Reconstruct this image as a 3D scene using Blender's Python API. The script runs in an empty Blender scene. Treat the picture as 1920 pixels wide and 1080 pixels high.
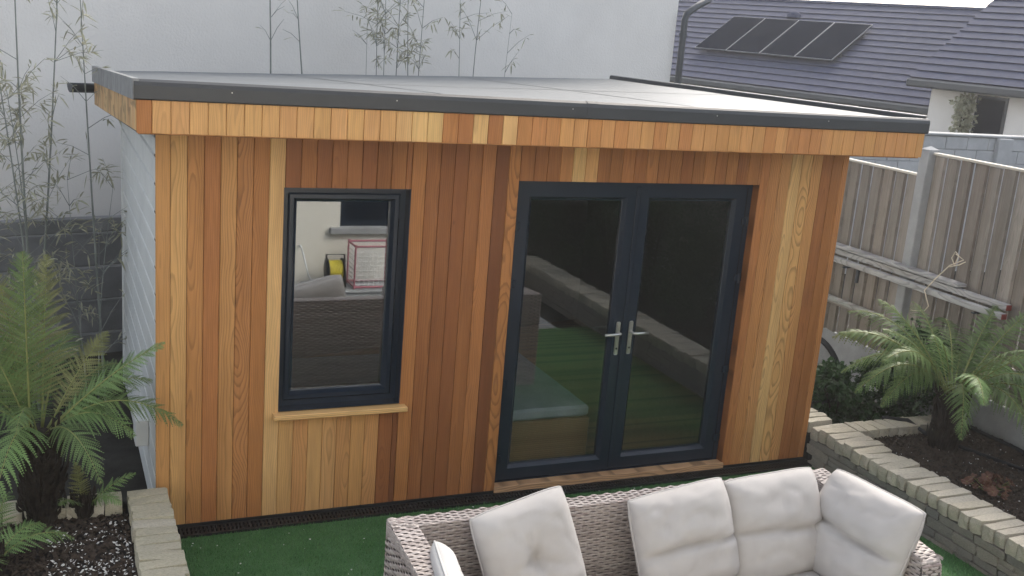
import bpy, bmesh, math, random
from mathutils import Vector, Matrix, noise
R = math.radians
sc = bpy.context.scene
random.seed(7)

# ------------------------------------------------------------------ camera
def cam_setup():
    yaw, pit, rol = .425097, .243786, .081875
    cy, sy, cp, sp = math.cos(yaw), math.sin(yaw), math.cos(pit), math.sin(pit)
    f = Vector((sy*cp, cy*cp, -sp)); r = Vector((cy, -sy, 0)); u = r.cross(f)
    c, s = math.cos(rol), math.sin(rol)
    r2 = c*r + s*u; u2 = -s*r + c*u
    cam = bpy.data.cameras.new('camera'); o = bpy.data.objects.new('camera', cam)
    sc.collection.objects.link(o)
    m = Matrix((r2, u2, -f)).transposed().to_4x4(); m.translation = (-.5918, -6.3559, 3.2236)
    o.matrix_world = m
    cam.sensor_width = 36; cam.lens = 37.556; cam.clip_start = .05; cam.clip_end = 600
    sc.camera = o
cam_setup()
# ------------------------------------------------------------------ sky, sun, exposure
SUN_EL, SUN_AZ = R(42), R(48)            # azimuth measured from +y towards +x
w = bpy.data.worlds.new('World'); sc.world = w; w.use_nodes = True
nt = w.node_tree; bg = nt.nodes['Background']
sky = nt.nodes.new('ShaderNodeTexSky'); sky.sky_type = 'NISHITA'; sky.sun_disc = False
sky.sun_elevation = SUN_EL; sky.sun_rotation = SUN_AZ
sky.air_density = 1.0; sky.dust_density = 3.0; sky.ozone_density = .6
hs = nt.nodes.new('ShaderNodeHueSaturation'); hs.inputs['Saturation'].default_value = .42      # thin cloud: a paler, greyer sky
nt.links.new(sky.outputs[0], hs.inputs['Color']); nt.links.new(hs.outputs[0], bg.inputs[0]); bg.inputs[1].default_value = .15
sl = bpy.data.lights.new('sun', 'SUN'); sl.energy = 1.3; sl.angle = R(20); sl.color = (1, .88, .72)
so = bpy.data.objects.new('sun', sl); sc.collection.objects.link(so)
sd = Vector((math.sin(SUN_AZ)*math.cos(SUN_EL), math.cos(SUN_AZ)*math.cos(SUN_EL), math.sin(SUN_EL)))
so.rotation_euler = sd.to_track_quat('Z', 'Y').to_euler()
vs = sc.view_settings; vs.view_transform = 'Standard'; vs.look = 'None'; vs.gamma = 1; vs.use_curve_mapping = False
vs.exposure = 1.4
sc.cycles.max_bounces = 8; sc.cycles.transparent_max_bounces = 12
sc.cycles.sample_clamp_indirect = 6

# ------------------------------------------------------------------ helpers
col = sc.collection
def lin(c):
    return tuple((x/255/12.92 if x/255 <= .04045 else ((x/255+.055)/1.055)**2.4) for x in c)
def link(name, me, mat=None, parent=None, loc=None, rot=None):
    o = bpy.data.objects.new(name, me); col.objects.link(o)
    if mat is not None and me is not None and len(me.materials) == 0: me.materials.append(mat)
    if parent is not None: o.parent = parent
    if loc is not None: o.location = loc
    if rot is not None: o.rotation_euler = rot
    return o
def T(o, label, cat=None, group=None, kind=None):
    if label: o['label'] = label
    if cat: o['category'] = cat
    if group: o['group'] = group
    if kind: o['kind'] = kind
    return o
def empty(name, loc=(0, 0, 0), rz=0):
    o = bpy.data.objects.new(name, None); col.objects.link(o); o.location = loc; o.rotation_euler = (0, 0, rz)
    o.empty_display_size = .1
    return o
class MB:
    def __init__(s): s.v = []; s.f = []
    def add(s, vs_, fs):
        n = len(s.v); s.v += [tuple(p) for p in vs_]; s.f += [tuple(n+i for i in f) for f in fs]
        return s
    def box(s, a, b):
        (x0, y0, z0), (x1, y1, z1) = a, b
        return s.add([(x0,y0,z0),(x1,y0,z0),(x1,y1,z0),(x0,y1,z0),(x0,y0,z1),(x1,y0,z1),(x1,y1,z1),(x0,y1,z1)],
              [(0,3,2,1),(4,5,6,7),(0,1,5,4),(1,2,6,5),(2,3,7,6),(3,0,4,7)])
    def hexa(s, p):   # 8 points, bottom ring then top ring
        return s.add(p, [(0,3,2,1),(4,5,6,7),(0,1,5,4),(1,2,6,5),(2,3,7,6),(3,0,4,7)])
    def bbox(s, a, b, ch=.004):  # chamfered box (all edges)
        bm = bmesh.new(); bmesh.ops.create_cube(bm, size=1)
        A, B = Vector(a), Vector(b); c = (A+B)/2; d = B-A
        for q in bm.verts: q.co = Vector((q.co.x*d.x, q.co.y*d.y, q.co.z*d.z))+c
        bmesh.ops.bevel(bm, geom=bm.edges[:], offset=ch, segments=1, affect='EDGES')
        bm.verts.index_update(); s.add([q.co for q in bm.verts], [[q.index for q in f.verts] for f in bm.faces]); bm.free()
        return s
    def tube(s, pts, rad, n=8, cap=True):
        pts = [Vector(p) for p in pts]; k = len(pts)
        if not hasattr(rad, '__len__'): rad = [rad]*k
        vs_ = []; prev = None
        for i, p in enumerate(pts):
            t = (pts[min(i+1, k-1)]-pts[max(i-1, 0)]).normalized()
            if prev is None:
                a = t.orthogonal().normalized()
            else:
                a = (prev - t*prev.dot(t)); a = a.normalized() if a.length > 1e-6 else t.orthogonal().normalized()
            prev = a; b = t.cross(a)
            for j in range(n):
                g = 2*math.pi*j/n; vs_.append(p+(a*math.cos(g)+b*math.sin(g))*rad[i])
        fs = [(i*n+j, i*n+(j+1) % n, (i+1)*n+(j+1) % n, (i+1)*n+j) for i in range(k-1) for j in range(n)]
        if cap: fs += [tuple(range(n-1, -1, -1)), tuple((k-1)*n+j for j in range(n))]
        return s.add(vs_, fs)
    def ring(s, x0, x1, z0, z1, prof):   # profile of (inset, y) swept round a rectangle in the xz plane
        k = len(prof); vs_ = []
        for cx, cz, sx, sz in ((x0,z0,1,1),(x1,z0,-1,1),(x1,z1,-1,-1),(x0,z1,1,-1)):
            for i, y in prof: vs_.append((cx+sx*i, y, cz+sz*i))
        fs = []
        for c in range(4):
            d = (c+1) % 4
            for j in range(k):
                e = (j+1) % k
                fs.append((c*k+j, d*k+j, d*k+e, c*k+e))
        return s.add(vs_, fs)
    def mesh(s, name, smooth=False):
        me = bpy.data.meshes.new(name); me.from_pydata(s.v, [], s.f); me.validate(); me.update()
        bm = bmesh.new(); bm.from_mesh(me); bmesh.ops.recalc_face_normals(bm, faces=bm.faces[:]); bm.to_mesh(me); bm.free()
        if smooth: me.polygons.foreach_set('use_smooth', [True]*len(me.polygons))
        return me
    def raw(s, name, smooth=False):
        me = bpy.data.meshes.new(name); me.from_pydata(s.v, [], s.f); me.update()
        if smooth: me.polygons.foreach_set('use_smooth', [True]*len(me.polygons))
        return me
    def obj(s, name, mat, parent=None, smooth=False, loc=None, raw=False):
        return link(name, (s.raw if raw else s.mesh)(name, smooth), mat, parent, loc)
def copy(o, parent=None, loc=None):
    c = o.copy(); col.objects.link(c); c.parent = parent
    if loc is not None: c.location = loc
    return c

# ------------------------------------------------------------------ materials
class NT:
    def __init__(s, name):
        s.m = bpy.data.materials.new(name); s.m.use_nodes = True; s.t = s.m.node_tree; s.b = s.t.nodes['Principled BSDF']
        s.out = s.t.nodes['Material Output']
    def n(s, typ, **k):
        x = s.t.nodes.new(typ)
        for a, v in k.items():
            if hasattr(x, a): setattr(x, a, v)
        return x
    def l(s, a, b): s.t.links.new(a, b)
    def set(s, x, i, v):
        if isinstance(v, bpy.types.NodeSocket): s.l(v, x.inputs[i])
        else: x.inputs[i].default_value = v
    def math(s, op, a, b=0.0, c=None):
        x = s.n('ShaderNodeMath', operation=op); s.set(x, 0, a); s.set(x, 1, b)
        if c is not None: s.set(x, 2, c)
        return x.outputs[0]
    def vmath(s, op, a, b):
        x = s.n('ShaderNodeVectorMath', operation=op); s.set(x, 0, a); s.set(x, 1, b); return x.outputs[0]
    def noise(s, vec, scale, det=2, rough=.5, w=None):
        x = s.n('ShaderNodeTexNoise')
        if w is not None: x.noise_dimensions = '4D'; s.set(x, 'W', w)
        if vec is not None: s.l(vec, x.inputs['Vector'])
        x.inputs['Scale'].default_value = scale; x.inputs['Detail'].default_value = det; x.inputs['Roughness'].default_value = rough
        return x.outputs['Fac']
    def ramp(s, fac, stops):
        x = s.n('ShaderNodeValToRGB'); s.l(fac, x.inputs[0]); e = x.color_ramp.elements
        while len(e) < len(stops): e.new(.5)
        for q, (p, c) in zip(e, stops): q.position = p; q.color = (*c, 1) if len(c) == 3 else c
        return x.outputs[0]
    def mix(s, fac, a, b, typ='MIX'):
        x = s.n('ShaderNodeMix', data_type='RGBA', blend_type=typ); x.clamp_factor = False
        s.set(x, 0, fac)
        for i, v in ((6, a), (7, b)):
            if isinstance(v, tuple) and len(v) == 3: v = (*v, 1)
            s.set(x, i, v)
        return x.outputs[2]
    def coord(s, which='Object'): return s.n('ShaderNodeTexCoord').outputs[which]
    def pos(s): return s.n('ShaderNodeNewGeometry').outputs['Position']
    def rand(s): return s.n('ShaderNodeObjectInfo').outputs['Random']
    def bump(s, h, strength=.3, dist=.01):
        x = s.n('ShaderNodeBump'); x.inputs['Strength'].default_value = strength; x.inputs['Distance'].default_value = dist
        s.l(h, x.inputs['Height']); s.l(x.outputs[0], s.b.inputs['Normal'])
    def base(s, c, rough=.6, spec=.5, metal=0):
        if isinstance(c, tuple): s.b.inputs['Base Color'].default_value = (*c[:3], 1)
        else: s.l(c, s.b.inputs['Base Color'])
        if isinstance(rough, (int, float)): s.b.inputs['Roughness'].default_value = rough
        else: s.l(rough, s.b.inputs['Roughness'])
        s.b.inputs['Specular IOR Level'].default_value = spec; s.b.inputs['Metallic'].default_value = metal
        return s.m
def gray(v): return (v, v, v)
def simple(name, c, var=.12, scale=6, rough=.6, spec=.4, metal=0, bump=0, bscale=80, dirt=None, world=False):
    t = NT(name); p = t.pos() if world else t.coord()
    rv = t.vmath('ADD', p, t.math('MULTIPLY', t.rand(), 37.)) if not world else p
    n = t.noise(rv, scale, 4, .6)
    k = t.ramp(n, [(.3, gray(1-var)), (.7, gray(1+var))])
    cc = t.mix(1., c, k, 'MULTIPLY')
    if dirt:
        d = t.noise(rv, scale*.37+.6, 5, .65); cc = t.mix(t.ramp(d, [(.45, gray(0)), (.75, gray(.75))]), cc, dirt)
    m = t.base(cc, rough, spec, metal)
    if bump: t.bump(t.noise(p, bscale, 3, .6), bump, .01)
    return m
def wood(name, axis, ringscale=1., rough=.55, objcol=True, base=None, contrast=1., knots=True, weather=0):
    """timber with its own growth rings, figure, fibre and knots; colour per board from the object's colour"""
    t = NT(name); oi = t.n('ShaderNodeObjectInfo'); P = t.coord()
    sep = t.n('ShaderNodeSeparateXYZ'); t.l(P, sep.inputs[0])
    X, Z = (sep.outputs[0], sep.outputs[2]) if axis == 'z' else (sep.outputs[1], sep.outputs[2]) if axis == 'zy' else ((sep.outputs[2], sep.outputs[0]) if axis == 'x' else (sep.outputs[2], sep.outputs[1]))
    rnd = oi.outputs['Random']; W = t.math('MULTIPLY', rnd, 91.)
    r2 = t.math('FRACT', t.math('MULTIPLY', rnd, 17.31)); r3 = t.math('FRACT', t.math('MULTIPLY', rnd, 53.7))
    cz = t.n('ShaderNodeCombineXYZ'); t.l(t.math('MULTIPLY', X, 3.), cz.inputs[0]); t.l(t.math('MULTIPLY', Z, 1.3), cz.inputs[2])
    n1 = t.noise(cz.outputs[0], 1., 2, .5, W); n2 = t.noise(cz.outputs[0], 1.3, 1, .5, t.math('ADD', W, 13.))
    dx = t.math('ADD', X, t.math('ADD', t.math('MULTIPLY', t.math('SUBTRACT', n1, .5), .10), t.math('MULTIPLY', t.math('SUBTRACT', r2, .5), .16)))
    fig = oi.outputs['Alpha']
    dy = t.math('ADD', .006, t.math('MULTIPLY', n2, t.math('MULTIPLY_ADD', fig, .16, t.math('MULTIPLY_ADD', r3, .05, .02))))
    r = t.math('SQRT', t.math('ADD', t.math('MULTIPLY', dx, dx), t.math('MULTIPLY', dy, dy)))
    cf = t.n('ShaderNodeCombineXYZ'); t.l(t.math('MULTIPLY', X, 60.), cf.inputs[0]); t.l(t.math('MULTIPLY', Z, 5.), cf.inputs[2])
    fine = t.noise(cf.outputs[0], 1., 2, .5, W)
    ring = t.math('FRACT', t.math('ADD', t.math('MULTIPLY', r, t.math('MULTIPLY', t.math('MULTIPLY_ADD', r2, 50.*ringscale, 80.*ringscale), t.math('MULTIPLY_ADD', fig, -.35, 1.1))), t.math('MULTIPLY', fine, .5)))
    late = t.ramp(ring, [(0., gray(1+.05*contrast)), (.55, gray(1.)), (.86, gray(1-.32*contrast)), (.95, gray(1-.2*contrast)), (1., gray(1+.05*contrast))])
    if objcol: late = t.mix(t.math('MULTIPLY_ADD', fig, 1.0, .45), gray(1.), late)
    cb = t.n('ShaderNodeCombineXYZ'); t.l(t.math('MULTIPLY', X, 9.), cb.inputs[0]); t.l(t.math('MULTIPLY', Z, .9), cb.inputs[2])
    broad = t.ramp(t.noise(cb.outputs[0], 1., 3, .55, t.math('ADD', W, 40.)), [(.25, (.82, .78, .74)), (.5, gray(1.)), (.75, (1.1, 1.1, 1.08))])
    fib = t.ramp(fine, [(.25, gray(.88)), (.75, gray(1.1))])
    c = oi.outputs['Color'] if objcol else (*base, 1)
    c = t.mix(1., c, late, 'MULTIPLY'); c = t.mix(1., c, broad, 'MULTIPLY'); c = t.mix(1., c, fib, 'MULTIPLY')
    if knots:
        ck = t.n('ShaderNodeCombineXYZ'); t.l(t.math('MULTIPLY_ADD', X, 3.2, t.math('MULTIPLY', rnd, 31.)), ck.inputs[0]); t.l(t.math('MULTIPLY', Z, 1.7), ck.inputs[2])
        vo = t.n('ShaderNodeTexVoronoi'); t.l(ck.outputs[0], vo.inputs['Vector']); vo.inputs['Scale'].default_value = 1.
        sp = t.n('ShaderNodeSeparateColor'); t.l(vo.outputs['Color'], sp.inputs[0])
        pick = t.math('GREATER_THAN', sp.outputs[0], .72)
        kn = t.ramp(vo.outputs['Distance'], [(0., gray(.85)), (.022, gray(.7)), (.05, gray(0.))])
        c = t.mix(t.math('MULTIPLY', kn, pick), c, (.05, .022, .012))
    if weather:
        wv = t.noise(t.pos(), 1.6, 5, .65)
        c = t.mix(t.ramp(wv, [(.35, gray(0.)), (.75, gray(weather))]), c, (.06, .065, .05))
    m = t.base(c, rough, .3)
    t.bump(late, .15, .002)
    return m
M = {}
M['cedar'] = wood('cedar', 'z')
M['cedar_x'] = wood('cedar_lengthwise', 'x')
M['fence'] = wood('weathered_fence_wood', 'zy', 1., .85, contrast=.6, weather=.3)
M['timber'] = wood('grey_timber', 'y', .8, .75, contrast=.7, weather=.2)
M['oak'] = wood('oak_floor', 'y', .8, .4, False, (.34, .19, .09))
M['trim'] = simple('dark_grey_trim', (.034, .038, .044), .10, 3, .42, .5, 0, .08, 220)
M['trim_grey'] = simple('mottled_grey_trim', (.22, .23, .24), .35, 9, .5, .5, 0, .05, 60, dirt=(.10, .10, .10))
M['upvc'] = simple('anthracite_frame', (.010, .019, .034), .06, 4, .27, .5)
M['black'] = simple('black_plastic', (.012, .013, .014), .1, 8, .45, .5)
M['rubber'] = simple('rubber', (.012, .013, .016), .2, 20, .7, .3)
M['steel'] = simple('brushed_steel', (.62, .62, .60), .06, 30, .28, .5, 1)
M['white_side'] = simple('painted_side_board', (.70, .72, .71), .05, 3, .5, .4, 0, .06, 60, dirt=(.56, .58, .58))
M['white_plastic'] = simple('white_plastic', (.7, .72, .72), .05, 5, .4)
M['dark_wall'] = simple('dark_concrete', (.18, .185, .19), .22, 3, .9, .2, 0, .3, 60, dirt=(.11, .12, .11))
M['concrete'] = simple('pale_concrete', (.33, .34, .35), .12, 5, .85, .3, 0, .25, 90, dirt=(.24, .25, .25))
M['block'] = simple('grey_block', (.42, .43, .44), .12, 4, .9, .2, 0, .3, 70, dirt=(.34, .35, .36))
M['render_white'] = simple('white_render', (.70, .69, .67), .05, .8, .9, .2, 0, .5, 45, dirt=(.63, .62, .60), world=True)
M['render_cream'] = simple('cream_render', (.76, .73, .66), .04, .8, .9, .2, 0, .3, 40, dirt=(.68, .65, .58), world=True)
M['tile'] = simple('slate_tile', (.05, .058, .098), .12, 5, .85, .1, 0, .2, 30, dirt=(.06, .068, .10))
M['gutter'] = simple('dark_gutter', (.05, .058, .068), .1, 3, .45, .5)
M['solar'] = simple('solar_glass', (.004, .008, .018), .1, 2, .7, .0)
M['alu'] = simple('aluminium', (.35, .36, .38), .06, 5, .35, .5, 1)
M['soil'] = simple('dark_soil', (.022, .019, .017), .5, 22, .95, .2, 0, .8, 60, world=True)
M['ground'] = simple('garden_ground', (.035, .034, .03), .4, 3, .95, .2, 0, .5, 30, world=True)
M['paving'] = simple('grey_paving', (.36, .37, .38), .14, 4, .8, .3, 0, .2, 60)
M['fabric'] = simple('cushion_fabric', (.47, .455, .445), .04, 5, .92, .15, 0, .25, 500, dirt=(.42, .40, .39))
M['fabric_white'] = simple('white_cushion_fabric', (.54, .535, .53), .03, 5, .92, .15, 0, .22, 500)
M['core'] = simple('mortar_core', (.05, .047, .044), .2, 15, .95, .2, 0, .5, 60)
M['wall_in'] = simple('plaster', (.16, .155, .15), .05, 2, .9, .2)
M['yellow'] = simple('yellow_hose', (.65, .55, .06), .1, 20, .45)
M['pink'] = simple('pink_plastic', (.42, .14, .18), .1, 10, .4)
M['string'] = simple('pale_string', (.62, .55, .44), .1, 30, .9)

def mat_coping(name, c1, c2, c3):
    t = NT(name); p = t.coord(); rn = t.rand()
    pv = t.vmath('ADD', p, t.math('MULTIPLY', rn, 23.))
    base = t.ramp(rn, [(0., c1), (.5, c2), (1., c3)])
    n = t.noise(pv, 14, 5, .65); c = t.mix(1., base, t.ramp(n, [(.25, gray(.62)), (.5, gray(1.)), (.8, gray(1.22))]), 'MULTIPLY')
    d = t.noise(pv, 45, 3, .6); c = t.mix(t.ramp(d, [(.58, gray(0)), (.72, gray(.55))]), c, (.11, .10, .07))
    m = t.base(c, .9, .25); t.bump(t.noise(pv, 38, 5, .7), .5, .008); return m
M['coping_pale'] = mat_coping('pale_coping_stone', (.52, .48, .36), (.44, .41, .31), (.58, .54, .45))
M['coping_grey'] = mat_coping('grey_coping_stone', (.50, .46, .37), (.43, .40, .34), (.56, .52, .43))
M['facing'] = mat_coping('grey_facing_stone', (.24, .225, .205), (.30, .275, .24), (.19, .185, .18))
def mat_turf():
    t = NT('turf'); p = t.pos()
    n = t.noise(p, 5, 5, .65); f = t.noise(p, 160, 2, .5)
    c = t.ramp(n, [(.3, (.045, .14, .04)), (.55, (.07, .18, .06)), (.8, (.11, .22, .10))])
    c = t.mix(1., c, t.ramp(f, [(.3, gray(.6)), (.7, gray(1.3))]), 'MULTIPLY')
    m = t.base(c, .7, .3); t.bump(f, .8, .01); return m
M['turf'] = mat_turf()
def mat_leaf(name, c1, c2, trans=.25, rough=.45):
    t = NT(name); p = t.coord(); g = t.n('ShaderNodeNewGeometry')
    n = t.noise(p, 9, 3, .6)
    c = t.ramp(n, [(.3, c1), (.7, c2)])
    c = t.mix(1., c, t.ramp(g.outputs['Random Per Island'], [(0., gray(.75)), (1., gray(1.25))]), 'MULTIPLY')
    m = t.base(c, rough, .35)
    tr = t.n('ShaderNodeBsdfTranslucent'); t.l(c, tr.inputs[0]); mx = t.n('ShaderNodeMixShader'); mx.inputs[0].default_value = trans
    t.l(t.b.outputs[0], mx.inputs[1]); t.l(tr.outputs[0], mx.inputs[2]); t.l(mx.outputs[0], t.out.inputs[0]); return m
M['turf_blade'] = mat_leaf('turf_blade', (.07, .19, .055), (.125, .26, .105), .2, .5)
M['fern'] = mat_leaf('fern_green', (.11, .185, .06), (.165, .235, .085), .35)
M['fern_bright'] = mat_leaf('fern_bright_green', (.15, .26, .085), (.21, .32, .12), .35)
M['fern_olive'] = mat_leaf('fern_olive', (.17, .185, .065), (.225, .235, .10), .35)
M['bamboo_leaf'] = mat_leaf('bamboo_leaf', (.30, .31, .22), (.44, .43, .33), .4, .5)
M['bamboo_culm'] = simple('bamboo_culm', (.20, .22, .205), .25, 8, .5, .4)
M['rachis'] = simple('frond_stem', (.20, .22, .07), .15, 12, .6)
M['trunk'] = simple('fern_trunk', (.024, .019, .015), .5, 25, .95, .2, 0, 1., 90, dirt=(.05, .04, .03))
M['shrub'] = mat_leaf('shrub_leaf', (.018, .05, .018), (.04, .085, .028), .2)
M['redleaf'] = mat_leaf('red_leaf', (.065, .026, .018), (.16, .08, .048), .1, .5)
M['chip'] = simple('white_chip', (.66, .66, .64), .1, 30, .8)
M['bark'] = mat_coping('bark_chip', (.04, .03, .024), (.07, .052, .04), (.025, .02, .018))
def mat_membrane():
    t = NT('roof_membrane'); p = t.pos()
    st = t.n('ShaderNodeMapping'); t.l(p, st.inputs[0]); st.inputs['Scale'].default_value = (.35, 2.2, 1)
    n = t.noise(st.outputs[0], 2.2, 5, .65)
    c = t.ramp(n, [(.3, (.09, .105, .12)), (.7, (.125, .14, .155))])
    m = t.base(c, t.ramp(n, [(.3, gray(.5)), (.7, gray(.64))]), .35); t.bump(t.noise(p, 9, 3), .12, .01); return m
M['membrane'] = mat_membrane()
def mat_glass(name, f0):
    # each face of the pane reflects by Schlick's law, the same from either side
    t = NT(name); g = t.n('ShaderNodeNewGeometry'); d_ = t.n('ShaderNodeVectorMath', operation='DOT_PRODUCT')
    t.l(g.outputs['Normal'], d_.inputs[0]); t.l(g.outputs['Incoming'], d_.inputs[1])
    k5 = t.math('POWER', t.math('SUBTRACT', 1., t.math('ABSOLUTE', d_.outputs['Value'])), 5.)
    fac = t.math('MULTIPLY_ADD', k5, 1-f0, f0)
    tr = t.n('ShaderNodeBsdfTransparent'); tr.inputs[0].default_value = (.85, .88, .89, 1)
    gl = t.n('ShaderNodeBsdfGlossy'); gl.inputs['Roughness'].default_value = .0; gl.inputs[0].default_value = (.95, .98, 1, 1)
    mx = t.n('ShaderNodeMixShader'); t.l(fac, mx.inputs[0]); t.l(tr.outputs[0], mx.inputs[1]); t.l(gl.outputs[0], mx.inputs[2])
    t.l(mx.outputs[0], t.out.inputs[0]); return t.m
M['glass'] = mat_glass('door_glass', .085); M['glass_window'] = mat_glass('coated_window_glass', .2)
def mat_rattan():
    t = NT('rattan'); p = t.pos(); g = t.n('ShaderNodeNewGeometry')
    c = t.ramp(g.outputs['Random Per Island'], [(0., (.29, .25, .235)), (.4, (.385, .34, .32)), (.8, (.46, .415, .395)), (1., (.32, .265, .25))])
    c = t.mix(1., c, t.ramp(t.noise(p, 90, 2), [(.3, gray(.8)), (.7, gray(1.15))]), 'MULTIPLY')
    return t.base(c, .5, .4)
M['rattan'] = mat_rattan()
M['rattan_core'] = simple('rattan_backing', (.13, .115, .11), .1, 8, .9, .2)  # even darker tone for the solid core behind the strands

# ------------------------------------------------------------------ the setting: ground, turf, beds
MB().add([(-70,-70,-.075),(70,-70,-.075),(70,70,-.075),(-70,70,-.075)], [(0,1,2,3)]).obj('ground', M['ground'])['kind'] = 'structure'
TZ = -.018
MB().box((.0, -3.55, -.07), (5.02, -.135, TZ)).obj('artificial_turf', M['turf'])['kind'] = 'structure'
# patio slabs in front of the house
pv = empty('patio'); pv['kind'] = 'structure'
for i in range(9):
    for j in range(3):
        x0, y0 = -.2+i*.6, -3.57-(j+1)*.6
        if x0+.59 > 4.98: continue
        MB().bbox((x0, y0+.004, -.07), (x0+.592, y0+.596, TZ), .004).obj('paving_slab', M['paving'], pv)
MB().box((5.2, -5.5, -.07), (6.58, -.03, .215)).obj('planting_soil', M['soil'])['kind'] = 'structure'
MB().box((-2.6, -3.0, -.07), (-.15, -.02, .215)).obj('planting_soil', M['soil'])['kind'] = 'structure'
# turf pile
rt = random.Random(3); mb = MB()
for _ in range(52000):
    x = rt.uniform(.02, 5.0); y = -.14-(rt.random()**1.2)*2.1
    h = rt.uniform(.012, .026); a = rt.uniform(0, 6.28); wd = .0022; lx, ly = rt.gauss(0, .008), rt.gauss(0, .008)
    ca, sa = math.cos(a)*wd, math.sin(a)*wd; n = len(mb.v)
    mb.v += [(x-ca, y-sa, TZ), (x+ca, y+sa, TZ), (x+lx, y+ly, TZ+h)]; mb.f.append((n, n+1, n+2))
T(mb.obj('turf_pile', M['turf_blade'], raw=True), 'short green artificial grass pile in front of the cedar room', 'grass', kind='stuff')
mb = MB()
for _ in range(150):
    x = rt.uniform(.1, 4.9); y = -.16-rt.random()**1.3*1.7; s = rt.uniform(.003, .008); a = rt.uniform(0, 6.28); z = TZ+.024
    p = [Vector((x, y, z))+Vector((math.cos(a+k)*s*rt.uniform(.6, 1.2), math.sin(a+k)*s*rt.uniform(.6, 1.2), rt.uniform(-.003, .004))) for k in (0, 1.6, 3.1, 4.7)]
    mb.add(p, [(0,1,2,3)])
T(mb.obj('fallen_petals', M['chip'], raw=True), 'small white petals scattered over the artificial grass', 'petals', kind='stuff')
# bark mulch and chips
def mulch(name, mat, n, xs, ys, zs, smin, smax, label, cat, seed, bias=None):
    r_ = random.Random(seed); m_ = MB()
    for _ in range(n):
        x, y = r_.uniform(*xs), r_.uniform(*ys)
        if bias and r_.random() > bias(x, y): continue
        s = r_.uniform(smin, smax); a, b = r_.uniform(0, 6.28), r_.uniform(-.7, .7)
        d = Vector((math.cos(a)*math.cos(b), math.sin(a)*math.cos(b), math.sin(b))); e = d.orthogonal().normalized()*s*r_.uniform(.25, .6); g = d.cross(e)*.5
        c = Vector((x, y, zs+r_.uniform(0, .018)))
        d = d*s
        m_.add([c-d, c+e, c+d, c-e, c+g], [(0,1,4),(1,2,4),(2,3,4),(3,0,4)])
    return T(m_.obj(name, mat, raw=True), label, cat, kind='stuff')
mulch('bark_mulch', M['bark'], 14000, (5.28, 6.55), (-2.6, -.2), .215, .008, .026, 'dark bark mulch covering the raised bed by the fence', 'mulch', 11)
mulch('bark_mulch', M['bark'], 6000, (-1.3, -.18), (-1.6, -.16), .215, .008, .026, 'dark bark mulch covering the raised bed under the tall fern', 'mulch', 12)
mulch('white_chippings', M['chip'], 1500, (-.62, -.19), (-1.5, -.3), .222, .005, .013, 'white stone chips scattered over the bark beside the pale coping', 'chippings', 13, lambda x, y: .25+.75*noise.noise(Vector((x*7, y*7, 1)))+(-y)*.25)
mulch('white_chippings', M['chip'], 260, (5.3, 6.4), (-2.5, -.25), .222, .004, .009, 'sparse white stone chips on the bark of the bed by the fence', 'chippings', 14)

# ------------------------------------------------------------------ stones
def stone_mesh(seed, rough=.07, cuts=2):
    bm = bmesh.new(); bmesh.ops.create_cube(bm, size=1); bmesh.ops.subdivide_edges(bm, edges=bm.edges[:], cuts=cuts, use_grid_fill=True)
    o = Vector((seed*3.7, seed*1.3, 0))
    for v in bm.verts:
        c = v.co; k = sum(abs(abs(q)-.5) < 1e-4 for q in c)
        if k >= 2:
            for i in range(3):
                if abs(abs(c[i])-.5) < 1e-4: c[i] *= (.975 if k == 2 else .95)
        v.co = c + Vector([q*w_ for q, w_ in zip(noise.noise_vector(c*2.2+o), (.5, 1., 1.))])*rough
    me = bpy.data.meshes.new('stone'); bm.to_mesh(me); bm.free()
    return me
def pool(mat, n, rough, seed):
    r_ = []
    for i in range(n):
        me = stone_mesh(seed+i, rough); me.materials.append(mat); r_.append(me)
    return r_
POOL_P = pool(M['coping_pale'], 9, .07, 1); POOL_G = pool(M['coping_grey'], 9, .06, 20); POOL_F = pool(M['facing'], 9, .10, 40)
rs = random.Random(21)
def stone(parent, pl, c, s, name='coping_stone', jit=.03):
    o = bpy.data.objects.new(name, rs.choice(pl)); col.objects.link(o); o.parent = parent
    o.location = c; o.scale = s; o.rotation_euler = (rs.gauss(0, jit), rs.gauss(0, jit), rs.gauss(0, jit) + rs.choice((0, math.pi)))
    return o
# right raised-bed wall
pr = T(empty('planter_wall', (4.97, 0, 0)), 'low stone planter wall with brick-like coping beside the wicker sofa and fence', 'planter wall')
MB().box((.045, -5.5, -.07), (.25, -.01, .205)).obj('core', M['core'], pr)
y = -.06
while y > -5.6:
    wd = rs.uniform(.088, .104)
    stone(pr, POOL_G, (.15+rs.gauss(0, .006), y-wd/2, .255+rs.gauss(0, .003)), (.32*rs.uniform(.95, 1.06), wd*.90, .1*rs.uniform(.94, 1.06)))
    y -= wd
x = .33
while x < 1.22:
    wd = rs.uniform(.09, .115)
    if not (.88 < x < .94): stone(pr, POOL_G, (x+wd/2, -.14, .252), (wd*.95, .2, .09))
    x += wd
for k, (xx, yy) in enumerate(((.07, .06), (.1, .16), (.08, .26))): stone(pr, POOL_G, (xx+.08, yy, .255), (.25, .095, .09))
MB().box((.0, .0, -.07), (.2, .31, .2)).obj('core', M['core'], pr)
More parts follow.
